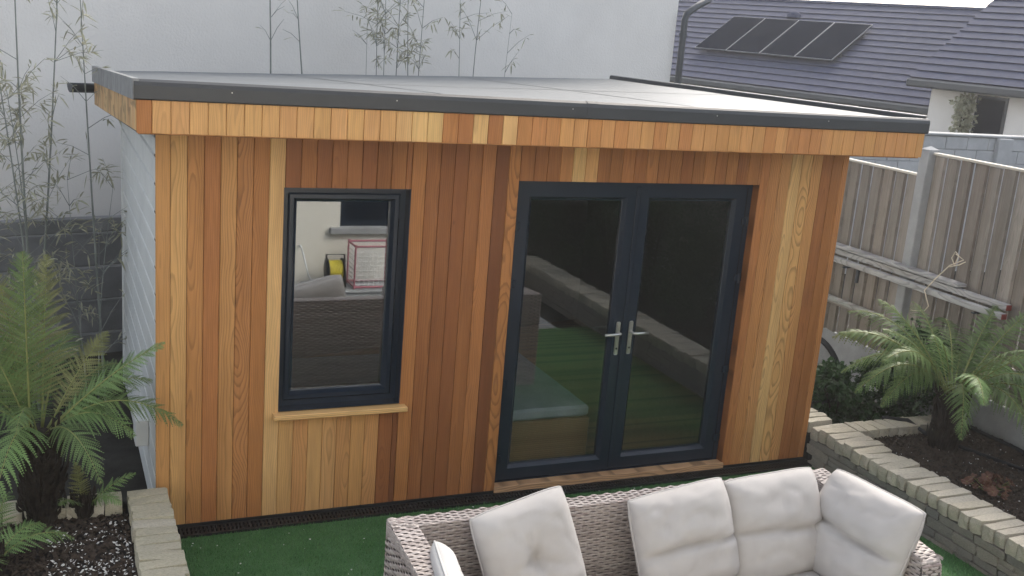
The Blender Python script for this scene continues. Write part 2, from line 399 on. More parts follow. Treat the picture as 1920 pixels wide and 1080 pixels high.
for row, (z0, hh) in enumerate(((-.06, .07), (.012, .055), (.07, .075), (.147, .055))):
    y = -.01-rs.random()*.1
    while y > -5.5:
        ln = rs.uniform(.12, .36)
        if rs.random() < .25 and row in (1, 2) and y > -3:
            stone(pr, POOL_F, (.03, y-ln/2, z0+hh*.26), (.055+rs.random()*.02, ln*.97, hh*.5), 'facing_stone', .015)
            stone(pr, POOL_F, (.03, y-ln/2, z0+hh*.76), (.05+rs.random()*.02, ln*.97, hh*.46), 'facing_stone', .015)
        else: stone(pr, POOL_F, (.03, y-ln/2, z0+hh/2), (.055+rs.random()*.03, ln*.975, hh*.97), 'facing_stone', .015)
        y -= ln
# left raised-bed wall
plw = T(empty('planter_wall', (-.06, 0, 0)), 'low planter wall with pale cream coping stones at the room\'s left corner', 'planter wall')
MB().box((-.09, -3., -.07), (.09, -.05, .205)).obj('core', M['core'], plw)
y = -.065
while y > -2.2:
    wd = rs.uniform(.09, .108)
    stone(plw, POOL_P, (.0+rs.gauss(0, .004), y-wd/2, .255+rs.gauss(0, .003)), (.235*rs.uniform(.97, 1.04), wd*.96, .1*rs.uniform(.95, 1.05)))
    y -= wd
x = -.14
while x > -.9:
    wd = rs.uniform(.1, .13)
    stone(plw, POOL_P, (x-wd/2, -.11, .245), (wd*.95, .17, .09)); x -= wd
MB().box((-.95, -.18, -.07), (-.1, -.04, .2)).obj('core', M['core'], plw)

# ------------------------------------------------------------------ the garden room
gr = T(empty('garden_room', (0, 0, 0)), 'cedar clad garden room with flat grey roof, window and glazed double doors', 'garden room')
L0, L1, LM, MM, MR, RR, RD, DD, DK = [lin(c) for c in ((208,168,112),(200,153,99),(191,140,87),(181,126,76),(169,113,66),(156,102,59),(143,91,53),(126,78,47),(106,66,43))]
_bc = {}
def board_mesh(wd, h, mat, t=.02, ch=.003):
    key = (round(wd, 4), round(h, 4), mat.name, t)
    if key not in _bc:
        a = wd/2-.0011
        prof = [(-a, t), (-a, ch), (-a+ch, 0), (a-ch, 0), (a, ch), (a, t)]
        m_ = MB(); v_ = [(x, y, 0) for x, y in prof]+[(x, y, h) for x, y in prof]
        m_.add(v_, [(i, (i+1) % 6, 6+(i+1) % 6, 6+i) for i in range(6)]+[tuple(range(5, -1, -1)), tuple(range(6, 12))])
        me = m_.mesh('board'); me.materials.append(mat); _bc[key] = me
    return _bc[key]
rb = random.Random(5)
def board(x0, x1, z0, z1, c, name='board', y=0., rot=0., parent=gr, fig=None):
    o = link(name, board_mesh(x1-x0, z1-z0, M['cedar']), None, parent, ((x0+x1)/2, y+rb.uniform(-.0012, .0012), z0), (0, 0, rot))
    k = rb.uniform(.96, 1.04); o.color = (c[0]*k, c[1]*k*rb.uniform(.97, 1.03), c[2]*k, rb.choice((.05, .1, .2, .35)) if fig is None else fig)
    return o
W0, P = .082, .0943
WX0, WX1, WZ0, WZ1 = .737, 1.535, .72, 2.15
DX0, DX1, DZ1 = 2.275, 4.19, 2.215
TOP = 2.52
full = [LM, L1, MM, MR, LM, MM, MR, L0]
edges = [0]+[W0+P*i for i in range(0, 16)]
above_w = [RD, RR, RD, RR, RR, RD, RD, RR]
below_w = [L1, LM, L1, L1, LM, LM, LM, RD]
for i in range(8): board(edges[i], edges[i+1], .012, TOP, full[i], fig=(.1, .35, .4, .1, .5, .7, .3, .15)[i])
for i in range(8):
    x0, x1 = edges[8+i], edges[9+i]
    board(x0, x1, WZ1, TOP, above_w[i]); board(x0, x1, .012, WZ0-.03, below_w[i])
xw = edges[16]; board(xw, WX1-.002, WZ1, TOP, RR); board(xw, WX1-.002, .012, WZ0-.03, DD)
mid = [MR, RR, RD, RD, RR, MR, DD]
for i in range(7): board(WX1+i*P, WX1+(i+1)*P, .012, TOP, mid[i])
x = WX1+7*P
board(x, DX0, .012, TOP, MR, fig=.7)
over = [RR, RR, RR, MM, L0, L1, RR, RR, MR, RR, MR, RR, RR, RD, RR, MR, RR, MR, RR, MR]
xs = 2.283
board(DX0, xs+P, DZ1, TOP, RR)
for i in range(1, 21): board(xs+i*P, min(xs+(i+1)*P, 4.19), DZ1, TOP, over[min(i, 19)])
right = [MR, MM, LM, L0, L1, LM, RR, RR, MM]
board(DX1, xs+21*P, .012, TOP, MR)
for i in range(8):
    a = xs+(21+i)*P; board(a, min(a+P, 4.98), .012, TOP, right[i+1], fig=(.3, .6, .35, .75, .65, .2, .15, .4)[i])
# backing wall, with the openings left free
mb = MB(); Y0, Y1 = .016, .125
for a, b, c, d in ((.004, WX0-.002, 0, TOP), (WX0-.002, WX1, WZ1+.002, TOP), (WX0-.002, WX1, 0, WZ0-.02), (WX1, DX0-.002, 0, TOP), (DX0-.002, DX1+.002, DZ1+.002, TOP), (DX1+.002, 4.976, 0, TOP)):
    mb.box((a, Y0, c), (b, Y1, d))
mb.obj('wall', M['black'], gr)
# side walls, back wall, ceiling, floor
mb = MB(); mb.box((.033, .126, 0), (.12, 2.62, 2.45)); mb.box((4.86, .126, 0), (4.974, 3.9, 2.52)); mb.hexa([(.033,2.62,0),(4.97,3.9,0),(4.97,4.,0),(.033,2.72,0),(.033,2.62,2.45),(4.97,3.9,2.52),(4.97,4.,2.52),(.033,2.72,2.45)])
mb.obj('inner_wall', M['wall_in'], gr)
MB().hexa([(.02,.126,.0),(4.97,.126,.0),(4.97,3.9,.0),(.02,2.62,.0),(.02,.126,.05),(4.97,.126,.05),(4.97,3.9,.05),(.02,2.62,.05)]).obj('floor', M['oak'], gr)
# left flank: painted shiplap boards
z = .02
while z < 2.42:
    h = min(.165, 2.44-z)
    MB().add([(0,.022,z),(0,2.7,z),(0,2.7,z+h-.026),(0,.022,z+h-.026),(.022,.022,z+h-.012),(.022,2.7,z+h-.012),(.03,.022,z),(.03,2.7,z),(.03,.022,z+h),(.03,2.7,z+h),(-.001,.022,z),(-.001,2.7,z)],
             [(10,11,2,3),(3,2,5,4),(4,5,9,8),(10,3,4,8,6),(11,7,9,5,2),(6,7,11,10),(6,8,9,7)]).obj('side_board', M['white_side'], gr)
    z += .165
MB().bbox((-.008, 2.70, .0), (.05, 2.76, 2.4), .004).obj('corner_trim', M['white_side'], gr)
z = .02
while z < 2.42:
    h = min(.163, 2.44-z)
    MB().box((4.977, .024, z), (4.992, 3.9, z+h-.004)).obj('side_board', M['white_side'], gr); z += .165
MB().bbox((-.085, .42, .38), (-.002, .60, .56), .006).obj('meter_box', M['white_plastic'], gr)
# roof: a deck that falls towards the skewed rear boundary
FL, FR = (-.15, -.498), (5.195, -.498)
RL, RR_ = (-.205, 2.85), (5.21, 4.25)
def deck(z_off, t, name, mat, inset=.0):
    zf, zl, zr = 2.772+z_off, 2.585+z_off, 2.695+z_off
    n = 10; vs_ = []; fs = []
    for s in (0, -t):
        for i in range(n+1):
            for j in range(n+1):
                a, b = i/n, j/n
                x = (FL[0]*(1-b)+RL[0]*b)*(1-a)+(FR[0]*(1-b)+RR_[0]*b)*a
                yb = RL[1]*(1-a)+RR_[1]*a; y = FL[1]*(1-b)+yb*b
                zz = zf*(1-b)+(zl*(1-a)+zr*a)*b
                x = max(min(x, 5.2-inset), -.2+inset) if inset else x
                vs_.append((x, y, zz+s+(noise.noise(Vector((x*1.4, y*1.4, 5)))*.004 if s == 0 else 0)))
    N = (n+1)**2
    for i in range(n):
        for j in range(n):
            q = i*(n+1)+j; fs.append((q, q+n+1, q+n+2, q+1)); fs.append((N+q, N+q+1, N+q+n+2, N+q+n+1))
    for i in range(n):
        for q, r_ in ((i*(n+1), (i+1)*(n+1)), (i*(n+1)+n, (i+1)*(n+1)+n), (i, i+1), (n*(n+1)+i, n*(n+1)+i+1)): fs.append((q, r_, N+r_, N+q))
    return MB().add(vs_, fs).obj(name, mat, gr, smooth=False)
rf = deck(0, .05, 'roof', M['membrane'])
MB().hexa([(-.12,-.46,2.50),(5.17,-.46,2.50),(5.17,4.15,2.42),(-.16,2.8,2.3),(-.12,-.46,2.71),(5.17,-.46,2.71),(5.17,4.15,2.64),(-.16,2.8,2.53)]).obj('roof_core', M['black'], gr)
# membrane lap seams
def seam(p0, p1, wd=.035):
    a, b = Vector(p0), Vector(p1); d = (b-a).normalized(); s = Vector((-d.y, d.x, 0))*wd
    n = 12; v_ = []
    for i in range(n+1):
        q = a+(b-a)*i/n
        for o_ in (-.5, .5): v_.append((q+s*o_)[:])
    def zz(x, y):
        A_ = (x-FL[0])/(FR[0]-FL[0]); yb = RL[1]*(1-A_)+RR_[1]*A_; B_ = (y+.498)/(yb+.498)
        return 2.772*(1-B_)+(2.585*(1-A_)+2.695*A_)*B_+.0035
    v_ = [(x, y, zz(x, y)) for x, y, _ in v_]
    f_ = [(2*i, 2*i+1, 2*i+3, 2*i+2) for i in range(n)]
    MB().add(v_, f_).obj('lap_seam', M['membrane'], rf)
seam((.0, .95, 0), (5.1, 1.9, 0)); seam((1.75, -.42, 0), (1.3, 3.0, 0)); seam((3.5, -.42, 0), (3.2, 3.5, 0))
# front trim with a rolled top edge, two lengths with a joiner
prof = [(-.505, 2.682), (-.512, 2.69), (-.512, 2.755), (-.506, 2.776), (-.492, 2.787), (-.474, 2.788), (-.45, 2.779), (-.45, 2.68)]
def trim_run(x0, x1, name='roof_trim'):
    k = len(prof); return MB().add([(x0, a, b) for a, b in prof]+[(x1, a, b) for a, b in prof], [(i, (i+1) % k, k+(i+1) % k, k+i) for i in range(k)]+[tuple(range(k)), tuple(range(2*k-1, k-1, -1))]).obj(name, M['trim'], gr)
trim_run(-.153, 2.49); trim_run(2.494, 5.203)
k = len(prof); pj = [(a-.002 if a < -.48 else a, b+(.002 if b > 2.77 else 0)) for a, b in prof]
MB().add([(2.46, a, b) for a, b in pj]+[(2.53, a, b) for a, b in pj], [(i, (i+1) % k, k+(i+1) % k, k+i) for i in range(k)]+[tuple(range(k)), tuple(range(2*k-1, k-1, -1))]).obj('trim_joiner', M['trim'], gr)
for xx in (0.34, 1.25, 2.36, 3.4, 4.3): MB().tube([(xx, -.511, 2.74), (xx, -.5145, 2.74)], .0035, 8).obj('screw', M['steel'], gr)
# side trims
MB().hexa([(-.158,-.505,2.682),(-.13,-.505,2.682),(-.175,2.86,2.498),(-.212,2.86,2.498),(-.158,-.505,2.79),(-.125,-.505,2.79),(-.17,2.86,2.622),(-.212,2.86,2.622)]).obj('roof_trim', M['trim_grey'], gr)
MB().hexa([(5.165,-.46,2.70),(5.206,-.46,2.70),(5.222,4.26,2.60),(5.18,4.26,2.60),(5.172,-.46,2.80),(5.206,-.46,2.80),(5.222,4.26,2.73),(5.188,4.26,2.73)]).obj('roof_trim', M['trim'], gr)
MB().hexa([(5.18,-.47,2.802),(5.21,-.47,2.802),(5.226,4.26,2.732),(5.196,4.26,2.732),(5.18,-.47,2.807),(5.21,-.47,2.807),(5.226,4.26,2.737),(5.196,4.26,2.737)]).obj('trim_edge', M['alu'], gr)
# rear gutter seen end-on
g0 = Vector((-.36, 2.86, 2.47)); gd = Vector((5.6, 1.46, -.03))
gp = [(math.cos(a)*.075, math.sin(a)*.07) for a in [math.pi+math.pi*i/8 for i in range(9)]]
nv = Vector((-gd.y, gd.x, 0)).normalized(); vs_ = []
for e in (0, 1):
    for a, b in gp: vs_.append(g0+gd*e+nv*(a+.06)+Vector((0, 0, b)))
MB().add(vs_, [(i, i+1, 10+i, 9+i) for i in range(8)]+[tuple(range(9)), tuple(range(17, 8, -1))]).obj('gutter', M['gutter'], gr)
# fascia boards, front and left
FC = [MR, L1, L1, L1, L1, L1, L1, L1, L1, L1, L1, L1, L1, L1, L1, L0, L0, L0, MR, MR, L0, MR, L0, MM, MM, MM, LM, LM, MM, LM, MM, LM, LM, MM, LM, MM, LM, LM, LM, LM, LM, LM, MM, LM, MM, MM, MM, LM, LM, LM, LM, LM, LM, LM, LM, LM, LM, LM]
x = -.14; i = 0; fx = -.063
while x < 5.185:
    x1 = min(fx+P*i if i else fx, 5.188)
    if i == 0: x1 = fx+.0
    board(x, x1, 2.512, 2.688, FC[min(i, len(FC)-1)], 'fascia_board', -.498, fig=.05); x = x1; i += 1
    if i > 60: break
n = 36
for i in range(n):
    b0, b1 = i/n, (i+1)/n
    y0, y1 = -.478+(2.83+.478)*b0, -.478+(2.83+.478)*b1
    xa, xb = -.142-.055*b0, -.142-.055*b1
    za, zb = 2.522-.20*b0, 2.522-.20*b1
    o = MB().hexa([(xa,y0+.001,za),(xa+.02,y0+.001,za),(xb+.02,y1-.002,zb),(xb,y1-.002,zb),(xa,y0+.001,za+.17),(xa+.02,y0+.001,za+.17),(xb+.02,y1-.002,zb+.175),(xb,y1-.002,zb+.175)]).obj('fascia_board', M['cedar'], gr)
    c = rb.choice((L0, L0, L1)); o.color = (c[0]*.95, c[1], c[2]*1.1, 1)
MB().hexa([(5.17,-.47,2.512),(5.186,-.47,2.512),(5.2,4.2,2.45),(5.18,4.2,2.45),(5.17,-.47,2.69),(5.186,-.47,2.69),(5.2,4.2,2.62),(5.18,4.2,2.62)]).obj('fascia_board', M['cedar_x'], gr).color = (*MM, 1)
o = MB().hexa([(-.13,-.476,2.503),(5.18,-.476,2.503),(5.18,.0,2.503),(-.13,.0,2.503),(-.13,-.476,2.518),(5.18,-.476,2.518),(5.18,.0,2.518),(-.13,.0,2.518)]).obj('soffit', M['cedar_x'], gr); o.color = (*MM, 1)
# window
wf = MB().ring(WX0, WX1, WZ0, WZ1, [(0, .17), (0, .085), (.045, .085), (.052, .095), (.052, .17)]).obj('window', M['upvc'], gr)
MB().ring(WX0-.001, WX1+.001, WZ0-.001, WZ1+.001, [(0, .086), (0, -.0015), (.006, -.0015), (.006, .086)]).obj('reveal', M['upvc'], wf)
MB().ring(WX0+.042, WX1-.042, WZ0+.042, WZ1-.042, [(0, .16), (0, .078), (.01, .072), (.034, .072), (.052, .104), (.06, .108), (.06, .16)]).obj('sash', M['upvc'], wf)
MB().box((WX0+.095, .118, WZ0+.095), (WX1-.095, .123, WZ1-.095)).obj('pane', M['glass_window'], wf)
o = MB().bbox((.70, -.065, WZ0-.042), (1.578, .088, WZ0-.008), .006).obj('window_sill', M['cedar_x'], gr); o.color = (*[q*1.15 for q in L0], 1)
# doors
DY = .085
df = MB().ring(DX0, DX1, .005, DZ1, [(0, .17), (0, .075), (.036, .075), (.036, .17)]).obj('door_frame', M['upvc'], gr)
MX = 3.235
def leaf(x0, x1, s, yy):
    z0, z1 = .045, DZ1-.03
    d = MB().ring(x0, x1, z0, z1, [(0, yy+.06), (0, yy+.004), (.004, yy), (.086, yy), (.106, yy+.024), (.112, yy+.026), (.11, yy+.06)]).obj('door', M['upvc'], gr)
    MB().box((x0+.1, yy+.036, z0+.1), (x1-.1, yy+.041, z1-.1)).obj('pane', M['glass'], d)
    hx = x1-.052 if s > 0 else x0+.052
    m_ = MB(); m_.bbox((hx-.016, yy-.009, .945), (hx+.016, yy-.001, 1.195), .007); m_.obj('handle_plate', M['steel'], d)
    ly = yy-.055; m_ = MB()
    m_.tube([(hx, yy-.008, 1.115), (hx, ly+.008, 1.115), (hx-s*.01, ly, 1.115), (hx-s*.06, ly-.002, 1.114), (hx-s*.125, ly+.004, 1.112)], [.011, .011, .011, .0105, .0095], 10)
    m_.obj('lever', M['steel'], d, smooth=True)
    MB().tube([(hx, yy-.0095, .995), (hx, yy-.012, .995)], .008, 10).obj('lock_cylinder', M['black'], d)
    ex = x0-.004 if s > 0 else x1+.004
    for hz in (.22, .78, 1.50, 1.93 if s < 0 else 1.90):
        m_ = MB().bbox((ex-.03, yy-.020, hz-.028), (ex+.03, yy-.001, hz+.028), .005); m_.tube([(ex, yy-.022, hz-.04), (ex, yy-.022, hz+.04)], .009, 8); m_.obj('hinge', M['upvc'], d)
    return d
leaf(DX0+.034, MX-.003, 1, DY-.008); leaf(MX+.003, DX1-.034, -1, DY)
MB().bbox((MX-.022, DY-.02, .06), (MX+.012, DY-.0095, DZ1-.04), .003).obj('meeting_strip', M['upvc'], gr)
for a, b in ((DX0+.1, MX-.1), (MX+.1, DX1-.1)): pass
o = MB().bbox((DX0-.004, -.012, -.01), (DX1+.012, .07, .038), .004).obj('threshold', M['cedar_x'], gr); o.color = (*lin((188,150,112)), 1)
for a in (DX1+.0, DX0-.016):
    o = MB().box((a, .003, .012), (a+.016, .12, DZ1)).obj('reveal_board', M['cedar'], gr); o.color = (*RD, 1)
o = MB().box((DX0, .003, DZ1+.0), (DX1, .1, DZ1+.014)).obj('reveal_board', M['cedar_x'], gr); o.color = (*RD, 1)
MB().box((-.0, -.002, -.07), (4.98, .0155, .012)).obj('base_strip', M['black'], gr)
# inside: a low platform bed
pb = T(empty('platform_bed', (2.2, .30, .05)), 'grey topped wooden platform bed inside, behind the left door', 'bed')
MB().bbox((-1.2, 0, 0), (.95, 1.5, .33), .006).obj('base', M['oak'], pb); MB().bbox((-1.2, .01, .332), (.95, 1.49, .42), .02).obj('mattress', M['paving'], pb)

# drainage channel
dc = T(empty('drainage_channel', (0, -.070, .014)), 'black slotted drainage channel along the foot of the cedar wall', 'drain')
MB().box((0, -.06, -.07), (5., .06, -.045)).obj('trough', M['rubber'], dc)
mb = MB()
for s in (-1, 1): mb.box((0, s*.05-.009, -.05), (5., s*.05+.009, -.018))
mb.box((0, -.004, -.04), (5., .004, -.02)); mb.obj('rail', M['black'], dc)
mb = MB()
for i in range(200):
    x = .012+i*.025; mb.box((x, -.042, -.04), (x+.011, .042, -.0175))
T(mb.obj('grate_bars', M['black'], dc), None, kind='stuff')

# ------------------------------------------------------------------ buildings and walls around
A14 = R(14.5); ca, sa = math.cos(A14), math.sin(A14)
def UV(u, v, z=0): return Vector((u*ca-v*sa, u*sa+v*ca, z))
BASE = Vector((-.2, 2.85, 0))
# white rendered house behind
wh = T(empty('white_house', BASE, A14), 'white rendered house wall rising behind the garden room and bamboo', 'house')
MB().box((-9, 1.3, -.1), (7.86, 9, 6.2)).obj('wall', M['render_white'], wh)
mb = MB(); mb.box((-9.3, 1.0, 6.2), (8.1, 9.3, 6.35)); mb.obj('roof', M['tile'], wh)
mb = MB().tube([(7.93, 1.22, -.1), (7.93, 1.22, 3.42), (7.95, 1.22, 3.5), (8.15, 1.22, 3.62), (8.35, 1.24, 3.70), (8.5, 1.3, 3.78)], .045, 10)
dp = mb.obj('downpipe', M['gutter'], wh, smooth=True)
for zz in (.6, 1.9, 3.2): MB().tube([(7.93, 1.22, zz), (7.93, 1.22, zz+.05)], .053, 10).obj('pipe_clip', M['gutter'], dp)
MB().tube([(8.42, 1.2, 3.80), (8.9, 6, 3.80)], .06, 10).obj('gutter', M['gutter'], wh)
# dark concrete-panel boundary wall
bw = T(empty('boundary_wall', BASE, A14), 'dark concrete panel wall behind the bamboo at the left', 'wall')
rw = random.Random(9)
for row, (z0, h) in enumerate(((-.18, .315), (.135, .315), (.45, .315), (.765, .315), (1.08, .14))):
    u = -4.2+.9*(row % 2)
    while u < 7.6:
        MB().bbox((u+.003, .9+rw.uniform(-.004, .004), z0+.004), (u+1.795, 1.0, z0+h-.008), .008).obj('concrete_panel', M['dark_wall'], bw); u += 1.8
MB().box((-4.2, .908, -.18), (9., .99, 1.2)).obj('core', M['concrete'], bw)
# bungalow with the solar roof
def roof_courses(parent, u0, z0, u1, z1, v0, v1, step=.262, name='roof'):
    L = math.hypot(u1-u0, z1-z0); d = Vector(((u1-u0)/L, 0, (z1-z0)/L)); n_ = Vector((-d.z, 0, d.x))
    r_ = MB().add([(u0, v0, z0-.03), (u1, v0, z1-.03), (u1, v1, z1-.03), (u0, v1, z0-.03), (u0, v0, z0-.06), (u1, v0, z1-.06), (u1, v1, z1-.06), (u0, v1, z0-.06)], [(0,1,2,3),(4,7,6,5),(0,4,5,1),(1,5,6,2),(2,6,7,3),(3,7,4,0)]).obj(name, M['tile'], parent)
    k = int(L/step)
    for i in range(k+1):
        a = i*step-.02; b = min(a+step+.03, L)
        if b-a < .05: continue
        p = Vector((u0, 0, z0))+d*a; q = Vector((u0, 0, z0))+d*b
        pts = []
        for vv in (v0, v1):
            V_ = Vector((0, vv, 0)); pts += [p+d*.035+V_-n_*.012, q+V_-n_*.012, q+V_+n_*.004, p+V_+n_*.03]
        MB().add(pts, [(0,1,2,3),(7,6,5,4),(0,4,5,1),(1,5,6,2),(2,6,7,3),(3,7,4,0)]).obj('tile_course', M['tile'], r_)
    return r_
bu = T(empty('bungalow', (0, 0, 0), A14), 'cream bungalow with slate tiled roof carrying solar panels', 'house')
MB().box((18.95, 6.3, -1.5), (26, 22, 2.2)).obj('wall', M['render_cream'], bu)
r1 = roof_courses(bu, 18.5, 2.21, 21.85, 4.33, 6.25, 22)
MB().hexa([(21.85,6.3,4.30),(26.2,6.3,2.2),(26.2,22,2.2),(21.85,22,4.30),(21.85,6.3,4.33),(26.2,6.3,2.25),(26.2,22,2.25),(21.85,22,4.33)]).obj('rear_slope', M['tile'], bu)
MB().tube([(21.85, 6.25, 4.33), (21.85, 22, 4.33)], .06, 8).obj('ridge', M['tile'], r1)
MB().bbox((18.40, 6.2, 2.03), (18.53, 22, 2.19), .03).obj('gutter', M['gutter'], bu)
MB().box((18.5, 6.28, 2.05), (18.96, 22, 2.09)).obj('soffit', M['gutter'], bu)
MB().bbox((18.36, 6.05, 1.98), (18.6, 6.32, 2.42), .03).obj('gutter_end', M['gutter'], bu)
MB().box((18.93, 7.55, 1.86), (18.955, 8.35, 2.02)).obj('vent_window', M['gutter'], bu)
# cowl on the roof
d = Vector((3.6, 0, 2.28)).normalized()
cw = MB()
for i in range(5):
    pass
cv = []; cf = []
for i in range(5):
    for j in range(12):
        a = i/4*math.pi/2; g = 2*math.pi*j/12; cv.append((21.15+math.cos(a)*.16*math.cos(g), 12.2+math.cos(a)*.22*math.sin(g), 3.9+math.sin(a)*.17))
for i in range(4):
    for j in range(12): cf.append((i*12+j, i*12+(j+1) % 12, (i+1)*12+(j+1) % 12, (i+1)*12+j))
MB().add(cv, cf).obj('roof_vent', M['tile'], r1, smooth=True)
MB().bbox((19.75, 7.0, 2.99), (19.9, 7.3, 3.07), .01).obj('vent_tile', M['gutter'], r1)
# solar panels
nrm = Vector((-d.z, 0, d.x)); rz = []
names = ['leftmost', 'second from left', 'third from left', 'rightmost']
for i in range(4):
    v1 = 13.88-i*1.085; v0 = v1-1.06
    p0 = Vector((19.45, 0, 2.21+(19.45-18.5)*.6333))+nrm*.16; p1 = p0+d*1.66
    def slab(a0, a1, b0, b1, t0, t1):
        c_ = []
        for tt in (t0, t1):
            for aa, bb in ((a0, b0), (a1, b0), (a1, b1), (a0, b1)): q = p0+d*aa+nrm*tt; c_.append((q.x, bb, q.z))
        return MB().hexa(c_)
    sp_ = T(empty('solar_panel', (0, 0, 0), A14), 'black solar panel on the bungalow roof, %s of the four' % names[i], 'solar panel', 'solar panels on the slate roof')
    slab(0, 1.66, v0, v1, -.035, .0).obj('panel_frame', M['alu'], sp_); slab(.012, 1.648, v0+.012, v1-.012, .0, .004).obj('cell_glass', M['solar'], sp_)
    for a in (.35, 1.25):
        slab(a, a+.05, v0, v1, -.13, -.037).obj('mount_rail', M['gutter'], sp_)
# the wing on the right
wg = T(empty('house_wing', (0, 0, 0), A14), 'pale house wing with slate roof and tall narrow window behind the fence', 'house')
MB().box((17.95, -6, -1.5), (25.5, 6.05, 2.78)).obj('wall', M['render_white'], wg)
r2 = roof_courses(wg, 17.5, 2.78, 22.2, 5.77, -6.2, 6.3)
MB().bbox((17.40, -6.2, 2.60), (17.53, 6.32, 2.76), .03).obj('gutter', M['gutter'], wg)
MB().box((17.5, -6.2, 2.62), (17.96, 6.28, 2.66)).obj('soffit', M['gutter'], wg)
wn = MB(); wn.hexa([(17.92,4.42,1.75),(17.97,4.42,1.75),(17.97,5.05,1.75),(17.92,5.05,1.75),(17.92,4.42,2.56),(17.97,4.42,2.56),(17.97,5.05,2.56),(17.92,5.05,2.56)])
wo = wn.obj('window', M['upvc'], wg)
MB().box((17.91, 4.48, 1.8), (17.918, 4.99, 2.50)).obj('pane', M['solar'], wo)
# rough block wall beyond the fence
bk = T(empty('block_wall', (0, 6, 0)), 'pale grey block wall between the fence and the house wing', 'wall')
for row in range(5):
    z0 = 1.06+row*.2-.0; x = 7.2-.22*(row % 2)
    while x < 18:
        MB().bbox((x+.004, 0+rw.uniform(-.004, .004), z0+.004), (x+.436, .2, z0+.196), .006).obj('block', M['block'], bk); x += .44
MB().box((7., .02, -.2), (18., .19, 2.05)).obj('core', M['block'], bk)
MB().bbox((6.9, -.03, 2.062), (18.1, .23, 2.10), .01).obj('coping', M['concrete'], bk)
for x in (9.6, 13.2, 16.4): MB().bbox((x-.15, -.09, -.1), (x+.15, .0, 2.06), .01).obj('pier', M['block'], bk)

# ------------------------------------------------------------------ fence on the right
FX = 6.62
FG = [lin(c) for c in ((158,151,144),(152,145,138),(163,156,149),(147,139,132),(156,147,138))]
def fence_panel(y0, y1, top, label, back=False):
    p_ = T(empty('board_fence', (FX, y0, 0)), label, 'fence', 'close-board fence panels')
    L = y0-y1; n_ = max(1, round(L/.147)); wd = L/n_
    for i in range(n_):
        a = -i*wd; dz = rw.uniform(-.008, .006)
        gap = .006+.008*(rw.random() < .4)
        b0, b1 = -wd/2+gap, wd/2
        o = MB().hexa([(-.022,b0,.48),(.012,b0,.48),(.030,b1,.48),(.012,b1,.48),(-.022,b0,top+dz),(.012,b0,top+dz),(.030,b1,top+dz),(.012,b1,top+dz)]).obj('board', M['fence'], p_, loc=(rw.uniform(-.003, .003), a-wd/2, 0))
        # recentre so the grain of each board is its own
        kk = rw.uniform(.72, .92); o.color = (*[q*kk for q in rw.choice(FG)], .3)
    for zz in (.79,):
        o = MB().bbox((-.05, -L+.002, zz-.03), (-.002, -.002, zz+.025), .004).obj('rail', M['timber'], p_); o.color = (*FG[2], 1)
    o = MB().bbox((-.02, -L, top), (.045, 0, top+.022), .004).obj('capping', M['timber'], p_); o.color = (*lin((205,200,190)), 1)
    MB().bbox((-.012, -L, .0), (.03, 0, .475), .006).obj('gravel_board', M['concrete'], p_)
    return p_
def fence_post(y, top, label):
    p_ = T(empty('fence_post', (FX, y, 0)), label, 'fence post', 'concrete fence posts')
    MB().bbox((-.06, -.052, -.1), (.07, .052, top), .008).obj('shaft', M['concrete'], p_)
    MB().add([(-.06,-.052,top),(.07,-.052,top),(.07,.052,top),(-.06,.052,top),(0.005,0,top+.03)], [(0,1,4),(1,2,4),(2,3,4),(3,0,4)]).obj('cap', M['concrete'], p_)
fence_panel(2.9, .93, 2.17, 'lower grey fence panel beside the cedar wall')
fence_post(.865, 2.42, 'tall pale concrete post between the two visible fence panels')
fence_panel(.80, -1.03, 2.38, 'taller grey fence panel behind the right-hand tree fern')
y = -1.09
for k, lab in enumerate(('first', 'second', 'third')):
    fence_post(y, 2.42, 'concrete post beside the %s fence panel outside the right edge' % lab)
    fence_panel(y-.06, y-1.89, 2.38, '%s fence panel outside the right edge of the view' % lab); y -= 1.95
# lengths of timber stored on brackets along the fence
tb = [((6.545, 1.30, -.34), .05, 'long grey timber length with red painted end, nearest the fence'), ((6.475, 1.235, -.37), .05, 'long grey timber length with red painted end, outermost on the bracket'), ((6.55, 1.352, .17), .03, 'short thin grey plank lying on top of the timber stack')]
RED = simple('red_end_paint', (.24, .06, .05), .15, 20, .8)
for (x, z, ye), h, lab in tb:
    p_ = T(empty('timber_length', (x, ye, z)), lab, 'timber', 'timber stored along the fence')
    wd = .06 if h > .04 else .11
    o = MB().bbox((-wd/2, .006, -h/2), (wd/2, 3.0 if h > .04 else 2.4, h/2), .004).obj('plank', M['timber'], p_); o.color = (*lin((170,170,170)), 1)
    if h > .04: MB().box((-wd/2+.003, 0, -h/2+.003), (wd/2-.003, .0055, h/2-.003)).obj('painted_end', RED, p_)
o = T(empty('timber_length', (6.53, 1.08, .83)), 'short grey batten lying on the lower fence rail', 'timber', 'timber stored along the fence')
MB().bbox((-.04, 0, -.02), (.03, 1.6, .02), .004).obj('plank', M['timber'], o).color = (*lin((165,165,160)), 1)
for yy, lab in ((1.5, 'steel bracket holding the timber stack near the cedar wall'), (-.1, 'steel bracket holding the timber stack behind the fern')):
    b_ = T(empty('shelf_bracket', (FX, yy, 1.19)), lab, 'bracket', 'brackets on the fence')
    MB().box((-.2, -.015, -.0), (-.001, .015, .012)).obj('arm', M['gutter'], b_); MB().box((-.02, -.015, -.15), (-.0015, .015, -.001)).obj('plate', M['gutter'], b_)
st = MB()
pts = [(6.55,.30,1.60),(6.53,.19,1.575),(6.5,.30,1.50),(6.47,.40,1.36),(6.43,.46,1.24),(6.44,.44,1.19),(6.43,.385,1.12),(6.43,.42,1.065),(6.43,.57,1.03)]
